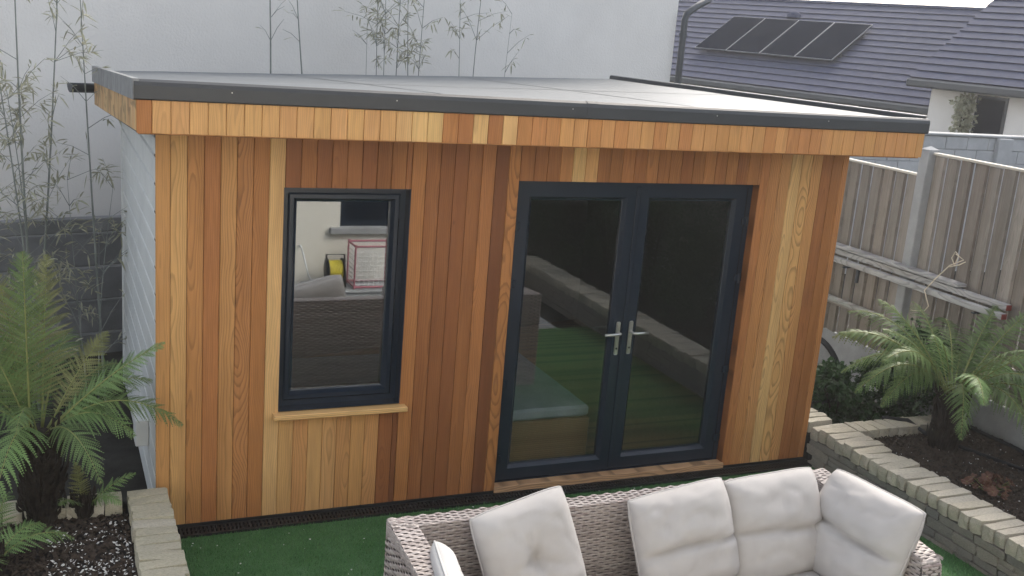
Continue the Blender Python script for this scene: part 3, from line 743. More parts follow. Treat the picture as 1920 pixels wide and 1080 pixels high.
st.tube(pts, .0055, 6); st.tube([(6.53,.27,1.50),(6.54,.33,1.56),(6.55,.31,1.62),(6.53,.25,1.60),(6.52,.27,1.5)], .005, 6); st.tube([(6.5,.30,1.49),(6.5,.20,1.53),(6.5,.14,1.57)], .005, 6)
T(st.obj('string', M['string'], smooth=True), 'pale knotted string hanging from the timber on the fence', 'string')
# irrigation hose
T(MB().tube([(6.5, .0, .24), (6.46, -.25, .245), (6.49, -.7, .24), (6.45, -1.3, .24), (6.5, -2.4, .24)], .017, 8).obj('irrigation_hose', M['rubber'], smooth=True), 'black irrigation hose running along the foot of the fence', 'hose')
T(MB().tube([(5.72, -.02, .30), (5.88, -.14, .31), (5.95, -.3, .24), (6.05, -.6, .235), (6.2, -1.1, .235), (6.1, -1.8, .23)], .016, 8).obj('irrigation_hose', M['rubber'], smooth=True), 'black hose crossing the rear coping of the bed by the fern', 'hose')
# bicycle wheel leaning behind the room
bwh = T(empty('bicycle_wheel', (5.98, 1.19, .30)), 'black bicycle wheel leaning behind the right corner of the room', 'wheel')
bwh.rotation_euler = (0, R(-8), R(6))
def torus(r, t, n=40, k=8):
    return MB().tube([(0, math.cos(2*math.pi*i/n)*r, math.sin(2*math.pi*i/n)*r) for i in range(n+1)], t, k, False)
torus(.325, .026).obj('tyre', M['rubber'], bwh, smooth=True); torus(.295, .011).obj('rim', M['alu'], bwh, smooth=True)
MB().tube([(-.04, 0, 0), (.04, 0, 0)], .022, 10).obj('hub', M['alu'], bwh)
mb = MB()
for i in range(24):
    a = 2*math.pi*i/24; mb.tube([(.03*(-1)**i, .02*math.cos(a+.5), .02*math.sin(a+.5)), (0, .29*math.cos(a), .29*math.sin(a))], .0013, 4)
mb.obj('spokes', M['alu'], bwh)

# ------------------------------------------------------------------ wicker sofa
sf = T(empty('wicker_sofa', (2.43, -1.95, TZ)), 'grey wicker sofa seen from the seat side, facing away from the cedar room', 'sofa')
def weave(mb, O, U, V, N, lu, lv, pitch=.0165, per=.085, amp=.0055, seed=0):
    O, U, V, N = map(Vector, (O, U, V, N)); rows = max(1, round(lv/pitch)); ph = lv/rows
    k = max(4, int(lu/per*6)); rr_ = random.Random(seed)
    for r_ in range(rows):
        v0 = (r_+.5)*ph; base = len(mb.v); jit = rr_.uniform(-.3, .3)
        # a strand is spliced now and then so the tone varies along a row
        cut = sorted(rr_.sample(range(1, k), min(k//14, k-1))) if k > 20 else []
        segs = [0]+cut+[k]
        for a, b in zip(segs[:-1], segs[1:]):
            base = len(mb.v)
            for i in range(a, b+1):
                uu = lu*i/k; n_ = amp*math.sin(2*math.pi*uu/per+math.pi*(r_ % 2)+jit)
                c = O+U*uu+V*v0+N*n_
                mb.v += [(c-V*ph*.49-N*.0022)[:], (c-V*ph*.2+N*.0016)[:], (c+V*ph*.2+N*.0016)[:], (c+V*ph*.49-N*.0022)[:]]
            for i in range(b-a):
                q = base+i*4
                mb.f += [(q, q+4, q+5, q+1), (q+1, q+5, q+6, q+2), (q+2, q+6, q+7, q+3)]
SX0, SX1, SZ = -1.42, 1.43, .68            # local x range, back height above turf
YB, YI = .47, .37                          # outer and inner face of the back (local y)
def wov(name, faces, parent=sf):
    mb = MB(); 
    for i, f in enumerate(faces): weave(mb, *f, seed=len(faces)*7+i)
    o = mb.obj(name, M['rattan'], parent, raw=True, smooth=True); o['kind'] = 'stuff'; return o
zb, zt = -.25, SZ
MB().box((SX0+.01, YI+.008, zb), (SX1-.01, YB-.008, zt-.008)).obj('back', M['rattan_core'], sf)
wov('back_weave', [((SX0, YI, .14), (1,0,0), (0,0,1), (0,-1,0), SX1-SX0, zt-.14), ((SX1, YB, zb), (-1,0,0), (0,0,1), (0,1,0), SX1-SX0, zt-zb),
                   ((SX0, YI-.004, zt), (1,0,0), (0,1,0), (0,0,1), SX1-SX0, YB-YI+.008)])
# arms slope gently down towards the front, rounded at the nose
def arm(x0, x1, s):
    ys, ye, z1, z2 = YB-.002, -.56, SZ+.002, .60
    n = 8
    pr_ = [(ys, z1)]+[(ys+(ye+.08-ys)*t, z1+(z2-z1)*t) for t in (.2, .4, .6, .8, 1.)]+[(ye+.03, z2-.02), (ye+.008, z2-.05), (ye, z2-.10), (ye, zb)]
    m_ = MB(); k = len(pr_)
    ins = .008
    v_ = [(x0+ins, y, z-ins) for y, z in pr_]+[(x0+ins, ys, zb)]+[(x1-ins, y, z-ins) for y, z in pr_]+[(x1-ins, ys, zb)]
    k += 1
    m_.add(v_, [tuple(range(k)), tuple(range(2*k-1, k-1, -1))]+[(i, (i+1) % k, k+(i+1) % k, k+i) for i in range(k)])
    a_ = m_.obj('arm', M['rattan_core'], sf)
    mb = MB()
    # side faces, trimmed strand by strand by the slope of the arm
    for xx, nx, U in ((x0, -1, (0,-1,0)), (x1, 1, (0,1,0))):
        nr = round((z2-zb)/.019); hp = (z2-zb)/nr
        for i in range(nr):
            sh = .0425*(i % 2)
            weave(mb, (xx, (ys-sh if U[1] < 0 else ye+.01+sh), zb+hp*i), U, (0,0,1), (nx,0,0), ys-ye-.02-sh, hp, hp, .085, .0055, i*3+int(nx))
        for i in range(6):
            z = z2+(z1-z2)*(i+.5)/6; f = 1-(z-z2)/(z1-z2)
            ln = (ys-ye-.1)*f
            if ln > .06: weave(mb, (xx, ys if U[1] < 0 else ys-ln, z-.0065), U, (0,0,1), (nx,0,0), ln, .0135, .0135, .085, .0045, i*5)
    for (ya, za), (yb, zb_) in zip(pr_[:-1], pr_[1:]):
        d_ = Vector((0, yb-ya, zb_-za)); L = d_.length; d_.normalize(); nn = Vector((0, -d_.z, d_.y)); nn = nn if nn.z > 0 or (abs(nn.z) < .1 and nn.y < 0) else -nn
        weave(mb, (x0, ya, za), (1,0,0), d_, nn, x1-x0, L, .019, .07, .0045, int(abs(ya)*100))
    o = mb.obj('arm_weave', M['rattan'], a_, raw=True, smooth=True); o['kind'] = 'stuff'
arm(SX0, SX0+.14, -1); arm(SX1-.14, SX1, 1)
MB().box((SX0+.15, -.56, -.2), (SX1-.15, YI-.012, .18)).obj('seat_base', M['rattan_core'], sf)
wov('seat_weave', [((SX0+.15, -.565, -.2), (1,0,0), (0,0,1), (0,-1,0), SX1-SX0-.3, .38)])
for x in (SX0+.06, SX1-.06):
    for y in (-.5, .4): MB().box((x-.025, y-.025, -.265), (x+.025, y+.025, .09)).obj('foot', M['black'], sf)

# cushions
def pillow(name, c, right, up, a, b, t, mat, label, crease=None, tuft=False, group='sofa cushions', seed=0, wr=1.):
    r_ = Vector(right).normalized(); u_ = Vector(up); u_ = (u_-r_*u_.dot(r_)).normalized(); n_ = r_.cross(u_)   # n_ points to the viewer side when right x up does
    n = 40; off = Vector((seed*5.1, seed*2.3, 0))
    m_ = MB(); idx = {}
    def P_(s, q, side):
        x = a*s*(1-.02*(1-q*q))*math.sqrt(1-.10*q**4); y = b*q*(1-.02*(1-s*s))*math.sqrt(1-.10*s**4)
        e = max(0., (1-s**4)*(1-q**4)); th = t*(e**.42)
        if side > 0:
            if crease is not None:
                cc = crease+.06*math.sin(s*2.2+seed); d_ = (q-cc)
                th -= t*.42*math.exp(-(d_/.055)**2)*(e**.3); th += t*.10*math.exp(-((d_-.28)/.2)**2)*e
            if tuft:
                d2 = (s*s*1.0+(q+.05)**2)**.5; th -= t*.62*math.exp(-(d2/.16)**2)
                ang = math.atan2(q+.05, s)
                for g, wdt in ((1.25, .16), (1.75, .14), (-1.2, .15), (-.45, .14), (3.3, .16)):
                    da = abs((ang-g+math.pi) % (2*math.pi)-math.pi); th -= t*.20*math.exp(-(da/wdt)**2)*math.exp(-(d2/.62)**2)*min(1, d2/.1)
            w1 = noise.noise(Vector((x*5, y*11, 0))+off)*.012+noise.noise(Vector((x*16, y*22, 3))+off)*.0055
            w1 -= .010*max(0., 1-abs(noise.noise(Vector((x*4.5+y*2, y*6-x*3, 7))+off))*7)
            th += w1*wr*(e**.4)
        else: th = -.75*th
        return r_*x+u_*y+n_*th
    for side in (1, -1):
        for i in range(n+1):
            for j in range(n+1):
                s, q = math.sin((i/n*2-1)*math.pi/2*.999), math.sin((j/n*2-1)*math.pi/2*.999)
                bd = i in (0, n) or j in (0, n)
                if side < 0 and bd: idx[(side, i, j)] = idx[(1, i, j)]; continue
                idx[(side, i, j)] = len(m_.v); m_.v.append(P_(s, q, side)[:])
        for i in range(n):
            for j in range(n):
                f = (idx[(side, i, j)], idx[(side, i+1, j)], idx[(side, i+1, j+1)], idx[(side, i, j+1)])
                m_.f.append(f if side > 0 else f[::-1])
    p_ = T(empty(name, c), label, 'cushion', group)
    m_.obj('cover', mat, p_, smooth=True)
    lp = [(i, 0) for i in range(n)]+[(n, j) for j in range(n)]+[(i, n) for i in range(n, 0, -1)]+[(0, j) for j in range(n, 0, -1)]
    pts = [Vector(m_.v[idx[(1, i, j)]]) for i, j in lp]; pts = [pts[0]]+[q for k_, q in enumerate(pts[1:]) if True]
    cl = [pts[0]]
    for q in pts[1:]:
        if (q-cl[-1]).length > .006: cl.append(q)
    MB().tube(cl+[cl[0]], .0068, 6, False).obj('piping', mat, p_, smooth=True)
    return p_
pillow('back_cushion', (1.715, -1.76, .52), (.49, .0, .13), (-.10, .26, .9), .275, .29, .125, M['fabric'], 'pale grey tufted cushion standing alone left of centre on the wicker sofa', tuft=True, seed=1)
pillow('back_cushion', (2.65, -1.80, .50), (.62, .0, .085), (-.10, .32, .9), .315, .29, .13, M['fabric'], 'pale grey back cushion with a cross crease, left of the adjoining pair', crease=-.12, seed=2, wr=1.2)
pillow('back_cushion', (3.27, -1.79, .50), (.62, .02, .02), (-.12, .32, .9), .33, .305, .13, M['fabric'], 'pale grey back cushion with a cross crease, right of the adjoining pair', crease=-.05, seed=3)
pillow('back_cushion', (3.66, -2.07, .51), (.05, -.66, .02), (.25, .0, .62), .35, .31, .135, M['fabric'], 'large pale cushion leaning on the sofa\'s right arm near the planter wall', crease=-.02, seed=4)
pillow('scatter_cushion', (1.20, -2.03, .46), (.10, .55, .0), (-.18, .05, .5), .25, .235, .085, M['fabric_white'], 'small white cushion leaning on the sofa\'s left arm', seed=5)
for i, lab in enumerate(('left', 'middle', 'right')):
    pillow('seat_cushion', (1.60+i*.83, -2.15, .20), (1, 0, 0), (0, 1, 0), .41, .36, .055, M['fabric'], 'flat pale seat cushion on the %s part of the wicker sofa' % lab, seed=8+i, wr=.5)

# the sofa stands a touch nearer the house: move it and its cushions as one
KS = .925; CP = Vector((-.5918, -6.3559, 3.2236))
for o in list(col.objects):
    if o.parent is None and o.name.split('.')[0] in ('wicker_sofa', 'back_cushion', 'scatter_cushion', 'seat_cushion'):
        o.location = CP+(o.location-CP)*KS; o.scale = (KS, KS, KS)

# ------------------------------------------------------------------ plants
def frond(name, base, tip, ctrl, halfw, face, mat, parent, pairs=34, seed=0, teeth=9, droop=.25, stem=.12, fat=.30):
    """a fern frond: arching stem and two rows of toothed leaflets lying in the plane set by face"""
    r_ = random.Random(seed); B, Tp, C = Vector(base), Vector(tip), Vector(ctrl); face = Vector(face).normalized()
    def at(t): return B*(1-t)**2+C*2*t*(1-t)+Tp*t*t
    def tan(t): return ((C-B)*(1-t)+(Tp-C)*t).normalized()
    L = sum((at((i+1)/20)-at(i/20)).length for i in range(20))
    m_ = MB()
    for i in range(pairs):
        t = stem+(1-stem)*(i+.5)/pairs; tt = (t-stem)/(1-stem)
        prof = (min(1, tt/.22)**.7)*((1-tt)**.62)*1.25
        ln = halfw*min(prof, 1.0)*r_.uniform(.9, 1.06)
        if ln < .006: continue
        p = at(t); d = tan(t); sd_ = d.cross(face).normalized(); nn = sd_.cross(d).normalized()
        for s in (-1, 1):
            if r_.random() < .04: continue
            ang = R(68-26*tt+r_.uniform(-8, 8)); dirv = sd_*s*math.sin(ang)+d*math.cos(ang)
            dirv = (dirv+nn*r_.uniform(-.28, .16)).normalized()
            wv = dirv.cross(nn).normalized(); wv = wv if wv.dot(d) > 0 else -wv
            w0 = (L*(1-stem)/pairs)*.66*fat/.30*r_.uniform(.85, 1.1)
            k = max(6, int(teeth*min(1.7, ln/.085))); prev = None; dr = droop*r_.uniform(.6, 1.3)
            mids = []
            for q in range(k+1):
                f = q/k; c_ = p+dirv*ln*f+d*ln*.10*f*f+Vector((0, 0, -1))*ln*dr*f*f
                mids.append(c_)
            n0 = len(m_.v)
            for c_ in mids: m_.v.append(c_[:])
            for q in range(k):
                f = (q+.5)/k; wq = w0*(1-f**1.6)*.95+.0015
                fwd = dirv*ln/k*.75; lift = nn*wq*.10
                for s2 in (-1, 1):
                    c0, c1 = mids[q], mids[q+1]
                    a_ = c0*.45+c1*.55+wv*s2*wq+fwd-lift
                    m_.v.append(a_[:]); j = len(m_.v)-1
                    m_.f.append((n0+q, n0+q+1, j) if s2 > 0 else (n0+q+1, n0+q, j))
    o = m_.obj(name, mat, parent, raw=True)
    k = 14
    MB().tube([at(i/k) for i in range(k+1)], [.0075*(1-.8*i/k)*min(1.3, L) for i in range(k+1)], 6).obj('stem', M['rachis'], o, smooth=True)
    return o
def fern_trunk(parent, h, r0, seed, n=150):
    r_ = random.Random(seed); m_ = MB()
    m_.tube([(0, 0, -.05), (0, 0, h*.4), (0, 0, h*.8), (0, 0, h)], [r0, r0*.92, r0, r0*.7], 12)
    for _ in range(n):
        a = r_.uniform(0, 6.28); z = r_.uniform(0, h); q = r0*r_.uniform(.85, 1.05); up = r_.uniform(.05, .15)
        p0 = Vector((math.cos(a)*q, math.sin(a)*q, z)); p1 = p0+Vector((math.cos(a)*r_.uniform(.01, .05), math.sin(a)*r_.uniform(.01, .05), up))
        m_.tube([p0, (p0+p1)/2+Vector((math.cos(a), math.sin(a), 0))*.012, p1], [.012, .009, .003], 5)
    return m_.obj('trunk', M['trunk'], parent)
def fern(name, loc, crown_z, specs, label, trunk_r, seed, cat='fern'):
    f_ = T(empty(name, loc), label, cat, 'ferns')
    fern_trunk(f_, crown_z, trunk_r, seed)
    c0 = Vector((0, 0, crown_z))
    for i, s in enumerate(specs):
        tip = Vector(s[0])-Vector(loc); rise, hw, face, mat = s[1], s[2], s[3], s[4]
        b = c0+Vector((tip.x, tip.y, 0)).normalized()*trunk_r*.5 if Vector((tip.x, tip.y, 0)).length > .05 else c0
        ctrl = b.lerp(tip, .5)+Vector((0, 0, rise))
        frond('frond', b, tip, ctrl, hw, face, M[mat], f_, pairs=int((s[5] if len(s) > 5 else 34)*(.82 if mat == 'fern_bright' else 1.05)), seed=seed*50+i, droop=s[6] if len(s) > 6 else .22)
    return f_
CAMF = (.0, -.85, .5); UPF = (-.1, -.35, .9)
lf = (-.64, -.14, .2)
fern('tree_fern', lf, .56, [
    ((-.70,-.16,1.81), .02, .24, CAMF, 'fern', 44, .12), ((-.83,-.05,1.66), .05, .22, CAMF, 'fern_olive', 40, .15), ((-.58,.15,1.72), .05, .2, CAMF, 'fern_olive', 38, .15),
    ((.03,-.22,1.28), .10, .15, UPF, 'fern_bright', 30), ((.13,-.24,.77), .34, .17, UPF, 'fern', 36), ((-.02,.0,.98), .22, .16, UPF, 'fern', 34), ((-.26,.1,1.26), .10, .14, CAMF, 'fern_olive', 30),
    ((-.14,-.28,.74), .26, .15, UPF, 'fern_bright', 30), ((-.34,-.62,.62), .30, .15, UPF, 'fern', 32), ((-.86,-.78,.62), .38, .19, UPF, 'fern_bright', 30, .45), ((-1.15,-.45,.85), .35, .2, UPF, 'fern_bright', 32),
    ((-1.3,-.1,1.1), .3, .2, UPF, 'fern', 34), ((-1.05,.3,1.35), .2, .2, CAMF, 'fern', 34), ((-.45,.55,1.15), .25, .18, UPF, 'fern', 34), ((-.1,.35,.95), .3, .17, UPF, 'fern', 34), ((-.95,-.2,1.45), .1, .2, CAMF, 'fern', 36), ((-.75,-.62,.95), .3, .17, UPF, 'fern', 32)],
    'tall tree fern with upright fronds on a shaggy brown trunk at the left', .105, 3)
fern('low_fern', (-.90, -.78, .2), .08, [
    ((-.62,-.60,.40), .16, .10, UPF, 'fern_bright', 26), ((-.48,-.62,.31), .20, .10, UPF, 'fern_bright', 26), ((-.8,-.35,.5), .16, .1, UPF, 'fern', 26), ((-1.2,-.7,.45), .2, .12, UPF, 'fern', 26), ((-.9,-1.2,.4), .2, .12, UPF, 'fern', 26)],
    'low bright green fern at the bottom left corner below the tree fern', .05, 4)
fern('low_fern', (-.42, -.16, .2), .06, [((-.13,-.16,.46), .06, .075, UPF, 'fern_bright', 24), ((-.46,-.3,.62), .05, .07, CAMF, 'fern_olive', 22), ((-.22,-.32,.34), .14, .07, UPF, 'fern_bright', 22), ((-.55,-.42,.42), .1, .07, UPF, 'fern', 22)],
    'small yellow-green fern between the shaggy trunk and the pale coping', .03, 5)
rfn = (5.92, -.51, .2)
rq = random.Random(77); specs = []
for k in range(24):
    a = 2*math.pi*k/24*1.0+rq.uniform(-.12, .12); tier = k % 3
    ln = (.82, .95, .7)[tier]*rq.uniform(.88, 1.1); tipz = (.62, .98, 1.28)[tier]+rq.uniform(-.1, .1)
    x, y = 5.92+math.cos(a)*ln, -.51+math.sin(a)*ln
    if x > 6.56: ln2 = (6.56-5.92)/math.cos(a); x, y, tipz = 6.56, -.51+math.sin(a)*ln2, tipz+.1
    specs.append(((x, y, tipz), (.48, .40, .22)[tier], rq.uniform(.15, .19), UPF, rq.choice(('fern', 'fern', 'fern_olive', 'fern_bright' if y < -.7 else 'fern')), 34, rq.uniform(.35, .6)))
specs += [((4.98,-.45,.72), .48, .18, UPF, 'fern', 36, .5), ((5.05,-.1,1.08), .34, .19, UPF, 'fern', 36, .5), ((6.3,-1.35,.52), .55, .19, UPF, 'fern_bright', 34, .6)]
fern('tree_fern', rfn, .46, specs, 'spreading tree fern with a dark trunk in the raised bed by the fence', .10, 6)
fern('tree_fern', (6.35, -1.75, .2), .62, [
    ((6.3,-1.0,1.30), .2, .17, UPF, 'fern', 34, .3), ((6.0,-1.15,1.0), .4, .16, UPF, 'fern', 34, .35), ((6.5,-.85,1.05), .3, .16, UPF, 'fern', 34, .35), ((5.7,-1.9,.9), .4, .17, UPF, 'fern', 34, .35), ((6.2,-2.6,1.0), .4, .17, UPF, 'fern', 34, .35), ((6.5,-2.3,1.4), .2, .17, UPF, 'fern', 34, .3), ((6.15,-1.4,1.5), .1, .16, UPF, 'fern', 34, .3)],
    'second tree fern whose fronds enter the view at the right edge', .10, 7)
# leafy shrubs
def shrub(name, loc, size, n, mat, label, seed, leaf=(.03, .06), cat='shrub'):
    r_ = random.Random(seed); p_ = T(empty(name, loc), label, cat); m_ = MB(); st_ = MB()
    for i in range(9):
        a = r_.uniform(0, 6.28); q = Vector((math.cos(a)*size[0]*.5, math.sin(a)*size[1]*.5, size[2]*r_.uniform(.5, .9))); st_.tube([(0, 0, 0), q*.5+Vector((0, 0, .05)), q], [.012, .008, .004], 5)
    st_.obj('stems', M['trunk'], p_)
    cl = [(Vector((r_.gauss(0, .42)*size[0], r_.gauss(0, .42)*size[1], r_.uniform(.08, .95)*size[2])), r_.uniform(.1, .22)*max(size)) for _ in range(26)]
    for _ in range(n):
        c, rad = r_.choice(cl); d = Vector((r_.gauss(0, 1), r_.gauss(0, 1), r_.gauss(0, 1))).normalized(); p = c+d*rad*r_.uniform(.5, 1)
        if p.z < .01: continue
        ax = (d+Vector((r_.gauss(0, .6), r_.gauss(0, .6), r_.gauss(0, .4)))).normalized(); s = ax.orthogonal().normalized(); s = (Matrix.Rotation(r_.uniform(0, 6.28), 3, ax) @ s)
        ln, wd = r_.uniform(*leaf), r_.uniform(*leaf)*.4
        m_.add([p, p+ax*ln*.5+s*wd, p+ax*ln, p+ax*ln*.5-s*wd], [(0,1,2,3)])
    o = m_.obj('foliage', mat, p_, raw=True); o['kind'] = 'stuff'; return p_
shrub('shrub', (5.75, .55, -.05), (.42, .3, .62), 5200, M['shrub'], 'dark low shrub in the shade behind the rear coping', 31)
shrub('shrub', (6.3, .35, -.05), (.28, .4, .9), 5200, M['shrub'], 'dark shrub against the fence behind the tree fern', 32)
shrub('shrub', (5.95, -3.1, .2), (.38, .42, 1.2), 6000, M['shrub'], 'leafy dark shrub in the raised bed, nearest the right-hand tree fern', 36)
shrub('shrub', (6.05, -4.1, .2), (.36, .45, 1.5), 6000, M['shrub'], 'taller dark shrub in the raised bed, mirrored in the right door', 37)
shrub('shrub', (5.95, -5.0, .2), (.4, .4, 1.3), 6000, M['shrub'], 'dark shrub at the house end of the raised bed', 38)
shrub('evergreen_bush', (6.0, -6.6, -.05), (.8, 1.1, 2.3), 16000, M['shrub'], 'large dark evergreen bush mirrored in the left door pane', 33, (.05, .09), 'bush')
shrub('evergreen_bush', (7.4, -8.6, -.05), (1.2, 1.0, 2.6), 12000, M['shrub'], 'large dark evergreen bush mirrored in the right door pane', 34, (.05, .1), 'bush')
# red-leaved plant with scalloped leaves
rp = T(empty('red_leaf_plant', (5.58, -1.29, .22)), 'low plant with scalloped russet leaves on the bark mulch', 'plant'); rr3 = random.Random(4)
rp_st = MB()
for i in range(34):
    a = rr3.uniform(0, 6.28); q = rr3.random()**.6*.15; c = Vector((math.cos(a)*q*1.25, math.sin(a)*q, .04+.05*rr3.random()+.06*(1-q/.15)))
    rp_st.tube([(0, 0, 0), c*.6, c], .0022, 4)
    rad = rr3.uniform(.022, .04); tl = Vector((math.cos(a)*rr3.uniform(.3, 1.3), math.sin(a)*rr3.uniform(.3, 1.3)-.35, 1)).normalized(); s = tl.orthogonal().normalized(); e = tl.cross(s)
    v_ = [c-tl*.006]; k = 20
    for j in range(k): g = 2*math.pi*j/k; rq = rad*(1+.10*math.cos(g*5)); v_.append(c+s*rq*math.cos(g)+e*rq*math.sin(g)+tl*(.012*math.cos(g*5)*.5))
    MB().add(v_, [(0, 1+j, 1+(j+1) % k) for j in range(k)]).obj('leaf', M['redleaf'], rp, raw=True)
rp_st.obj('stems', M['rachis'], rp)

def bamboo(culms, label, seed, dens=1.0, zmin_leaf=.3):
    r_ = random.Random(seed); loc = Vector(culms[0][0]); p_ = T(empty('bamboo', loc), label, 'bamboo', 'bamboo around the room'); lv = MB(); tw = MB()
    for (b, t, rad, d0) in culms:
        b, t = Vector(b)-loc, Vector(t)-loc; n = 12; bend = Vector((r_.gauss(0, .04), r_.gauss(0, .04), 0))
        def at(f): return b.lerp(t, f)+bend*math.sin(f*math.pi)
        m_ = MB().tube([at(i/n) for i in range(n+1)], [rad*(1-.75*i/n) for i in range(n+1)], 6); Lh = (t-b).length
        nodes = max(4, int(Lh/.2))
        m_.obj('culm', M['bamboo_culm'], p_, smooth=True)
        for k in range(1, nodes+1):
            f = k/nodes; p = at(f)
            if (p.z+loc.z) < zmin_leaf or r_.random() > .9: continue
            for _ in range(r_.randint(1, 3)):
                a = r_.uniform(0, 6.28); el = r_.uniform(.3, 1.1); ln = r_.uniform(.18, .5)*(1.15-.35*f)
                dv = Vector((math.cos(a)*math.cos(el), math.sin(a)*math.cos(el), math.sin(el))); q = p+dv*ln+Vector((0, 0, -.05*ln))
                tw.tube([p, p.lerp(q, .5)+Vector((0, 0, .02)), q], [.0032, .0024, .0012], 4)
                for _ in range(int(r_.randint(5, 10)*dens*d0)):
                    g = r_.uniform(.35, 1.05); c = p.lerp(q, g)
                    ad = (dv*r_.uniform(.2, .9)+Vector((r_.gauss(0, .55), r_.gauss(0, .55), r_.gauss(-.25, .5)))).normalized(); s = ad.cross(Vector((0, 0, 1))); s = s.normalized() if s.length > .05 else Vector((1, 0, 0))
                    s = (Matrix.Rotation(r_.uniform(-.9, .9), 3, ad) @ s); l_, w_ = r_.uniform(.06, .13), r_.uniform(.005, .009)
                    dn = Vector((0, 0, -l_*.2))
                    lv.add([c, c+ad*l_*.35+s*w_, c+ad*l_*.7+s*w_*.7+dn*.4, c+ad*l_+dn, c+ad*l_*.7-s*w_*.7+dn*.4, c+ad*l_*.35-s*w_], [(0,1,2,3,4,5)])
    tw.obj('twigs', M['bamboo_culm'], p_)['kind'] = 'stuff'; o = lv.obj('foliage', M['bamboo_leaf'], p_, raw=True); o['kind'] = 'stuff'
bamboo([((-.655, 2.2, 0), (-.74, 2.2, 3.5), .014, 1.), ((-.70, 2.25, 0), (-.44, 2.2, 3.5), .012, 1.), ((-.62, 2.1, 0), (-.95, 2.3, 3.3), .010, 1.), ((-.9, 2.4, 0), (-1.05, 2.3, 3.2), .010, 1.), ((-.78, 2.1, 0), (-.83, 2.2, 2.6), .008, .9)], 'tall thin bamboo clump at the far left against the white wall', 41, 1.7)
bamboo([((-.17, 2.3, 0), (-.32, 2.2, 3.4), .011, .8), ((-.22, 2.35, 0), (-.1, 2.25, 1.75), .006, 1.6), ((-.3, 2.3, 0), (-.42, 2.3, 1.8), .006, 1.6)], 'thin single-stemmed bamboo close to the room\'s white side wall', 42, .8)
def BU(u, off, z): p = BASE+UV(u, off); return (p.x, p.y, z)
bamboo([(BU(1.72, .55, 0), BU(1.72, .55, 3.9), .016, .35)], 'sparse upright bamboo stem rising behind the roof\'s left half', 43, .5, 2.75)
bamboo([(BU(2.5, .55, 0), BU(1.98, .55, 3.7), .015, .35), (BU(2.6, .5, 0), BU(2.75, .5, 3.1), .006, .8)], 'bare leaning bamboo stem behind the roof', 44, .5, 2.7)
bamboo([(BU(3.05, .55, 0), BU(2.85, .5, 3.5), .009, 1.1), (BU(3.2, .55, 0), BU(3.15, .55, 3.9), .010, 1.2), (BU(3.3, .5, 0), BU(3.4, .5, 3.7), .009, 1.2), (BU(3.1, .6, 0), BU(3.0, .6, 3.6), .008, 1.2), (BU(3.55, .55, 0), BU(3.25, .6, 3.6), .010, 1.1)], 'dense leafy bamboo clump above the middle of the roof', 45, 1.5, 2.6)
bamboo([(BU(3.95, .55, 0), BU(3.85, .55, 3.6), .009, 1.), (BU(4.2, .5, 0), BU(4.15, .55, 3.8), .010, 1.), (BU(4.35, .5, 0), BU(4.55, .55, 3.3), .006, .6)], 'leafy bamboo stems at the right end of the bamboo row', 46, 1.1, 2.65)
shrub('window_plant', UV(17.6, 5.1, 1.55), (.12, .12, .95), 900, M['bamboo_leaf'], 'pale yellow-green plant in front of the wing window', 35, (.06, .11), 'plant')

# ------------------------------------------------------------------ the house on the camera's side (seen mirrored in the glass)
he = T(empty('house_extension', (0, -5.0, 0)), 'cream house extension mirrored in the garden room window', 'house')
HWX0, HWX1, HWZ0, HWZ1 = 2.47, 3.5, .82, 1.95
mb = MB()
for a, b, c, d in ((-5, HWX0, -.07, 2.12), (HWX1, 4.3, -.07, 2.12), (HWX0, HWX1, -.07, HWZ0), (HWX0, HWX1, HWZ1, 2.12)): mb.box((a, -.3, c), (b, 0, d))
mb.box((-5, -2.2, -.07), (4.3, -.301, 2.1))
mb.obj('wall', M['render_cream'], he)
MB().box((-5, -5.5, -.07), (4.3, -2.2, 6.)).obj('upper_wall', M['render_cream'], he)
hw_ = MB().ring(HWX0, HWX1, HWZ0, HWZ1, [(0, -.14), (0, -.08), (.07, -.08), (.07, -.14)]).obj('window', M['upvc'], he)
MB().box((HWX0+.05, -.12, HWZ0+.05), (HWX1-.05, -.115, HWZ1-.05)).obj('pane', M['solar'], hw_)
MB().bbox((HWX0-.12, -.14, HWZ0-.07), (HWX1+.12, .06, HWZ0+.002), .008).obj('window_sill', M['concrete'], he)
mb = MB().tube([(2.02, .0, .62), (2.02, .08, .62), (2.03, .1, .58)], .012, 8); mb.tube([(2.03, .1, .58), (2.1, .14, .3), (2.25, .25, .05), (2.35, .4, .25)], .009, 8)
mb.obj('tap_hose', M['white_plastic'], he, smooth=True)
# storage box with the reel and trolley on it
sb_ = T(empty('storage_box', (2.55, -4.72, TZ)), 'low grey storage box by the house wall mirrored in the window', 'box')
MB().bbox((-.5, -.22, 0), (.5, .22, .2), .01).obj('body', M['paving'], sb_); MB().bbox((-.52, -.24, .2), (.52, .24, .235), .01).obj('lid', M['concrete'], sb_)
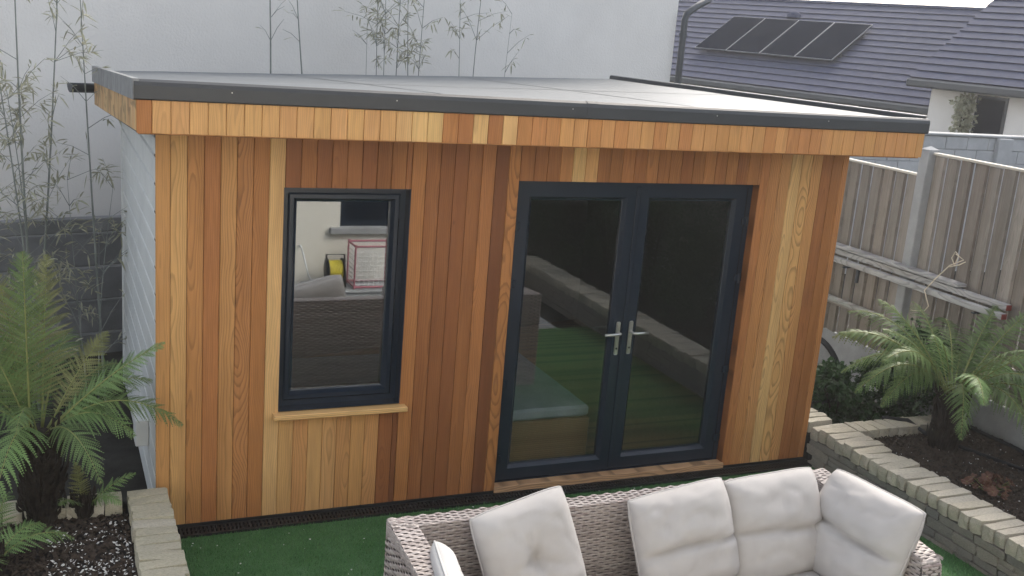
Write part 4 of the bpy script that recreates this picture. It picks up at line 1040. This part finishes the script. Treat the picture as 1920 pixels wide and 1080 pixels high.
# hose reel
hr = T(empty('hose_reel', (2.36, -4.72, TZ+.235)), 'yellow garden hose reel on a black stand mirrored in the window', 'hose reel'); hr.scale = (.85, .85, .85)
mb = MB(); mb.tube([(-.12, .1, 0), (-.12, .0, .42), (.12, 0, .42), (.12, .1, 0)], .014, 8); mb.tube([(-.12, .1, .01), (-.12, -.15, .01), (.12, -.15, .01), (.12, .1, .01)], .014, 8); mb.obj('stand', M['black'], hr, smooth=True)
mb = MB()
for i in range(9):
    x = -.08+i*.02; mb.tube([(x, -.02+math.cos(2*math.pi*k/20)*.13, .2+math.sin(2*math.pi*k/20)*.13) for k in range(21)], .011, 6, False)
mb.obj('hose_coil', M['yellow'], hr, smooth=True)
for x in (-.1, .1): MB().tube([(x-.006, -.02, .2), (x+.006, -.02, .2)], .165, 20).obj('flange', M['black'], hr)
# wire trolley
tr_ = T(empty('wire_trolley', (2.70, -4.70, TZ+.235)), 'small pink and white wire trolley mirrored in the window', 'trolley')
mb = MB()
for z in (.02, .48):
    mb.tube([(-.16, -.15, z), (.28, -.15, z), (.28, .15, z), (-.16, .15, z), (-.16, -.15, z)], .012, 6)
for x in (-.16, .28):
    for y in (-.15, .15): mb.tube([(x, y, 0), (x, y, .5)], .012, 6)
mb.obj('frame', M['pink'], tr_)
mb = MB()
for i in range(9):
    x = -.16+.055*i
    for y in (-.15, .15): mb.tube([(x, y, .02), (x, y, .48)], .004, 4)
    z = .05+i*.052
    mb.tube([(-.16, -.15, z), (.28, -.15, z), (.28, .15, z), (-.16, .15, z), (-.16, -.15, z)], .004, 4)
mb.obj('wire_mesh', M['white_plastic'], tr_)

# ------------------------------------------------------------------ haze volume added to imitate veiling sun flare
hz = MB().box((-72, -72, -2.6), (72, 72, 6.9)).obj('haze', None); hz['kind'] = 'stuff'; hz['label'] = 'thin pale haze volume added in place of veiling sun flare'
hm = bpy.data.materials.new('haze'); hm.use_nodes = True; t_ = hm.node_tree
for n_ in list(t_.nodes):
    if n_.type != 'OUTPUT_MATERIAL': t_.nodes.remove(n_)
pvn = t_.nodes.new('ShaderNodeVolumePrincipled'); pvn.inputs['Color'].default_value = (.95, .95, .95, 1); pvn.inputs['Density'].default_value = .0019; pvn.inputs['Anisotropy'].default_value = .3
t_.links.new(pvn.outputs[0], [n_ for n_ in t_.nodes if n_.type == 'OUTPUT_MATERIAL'][0].inputs['Volume'])
hz.data.materials.append(hm)
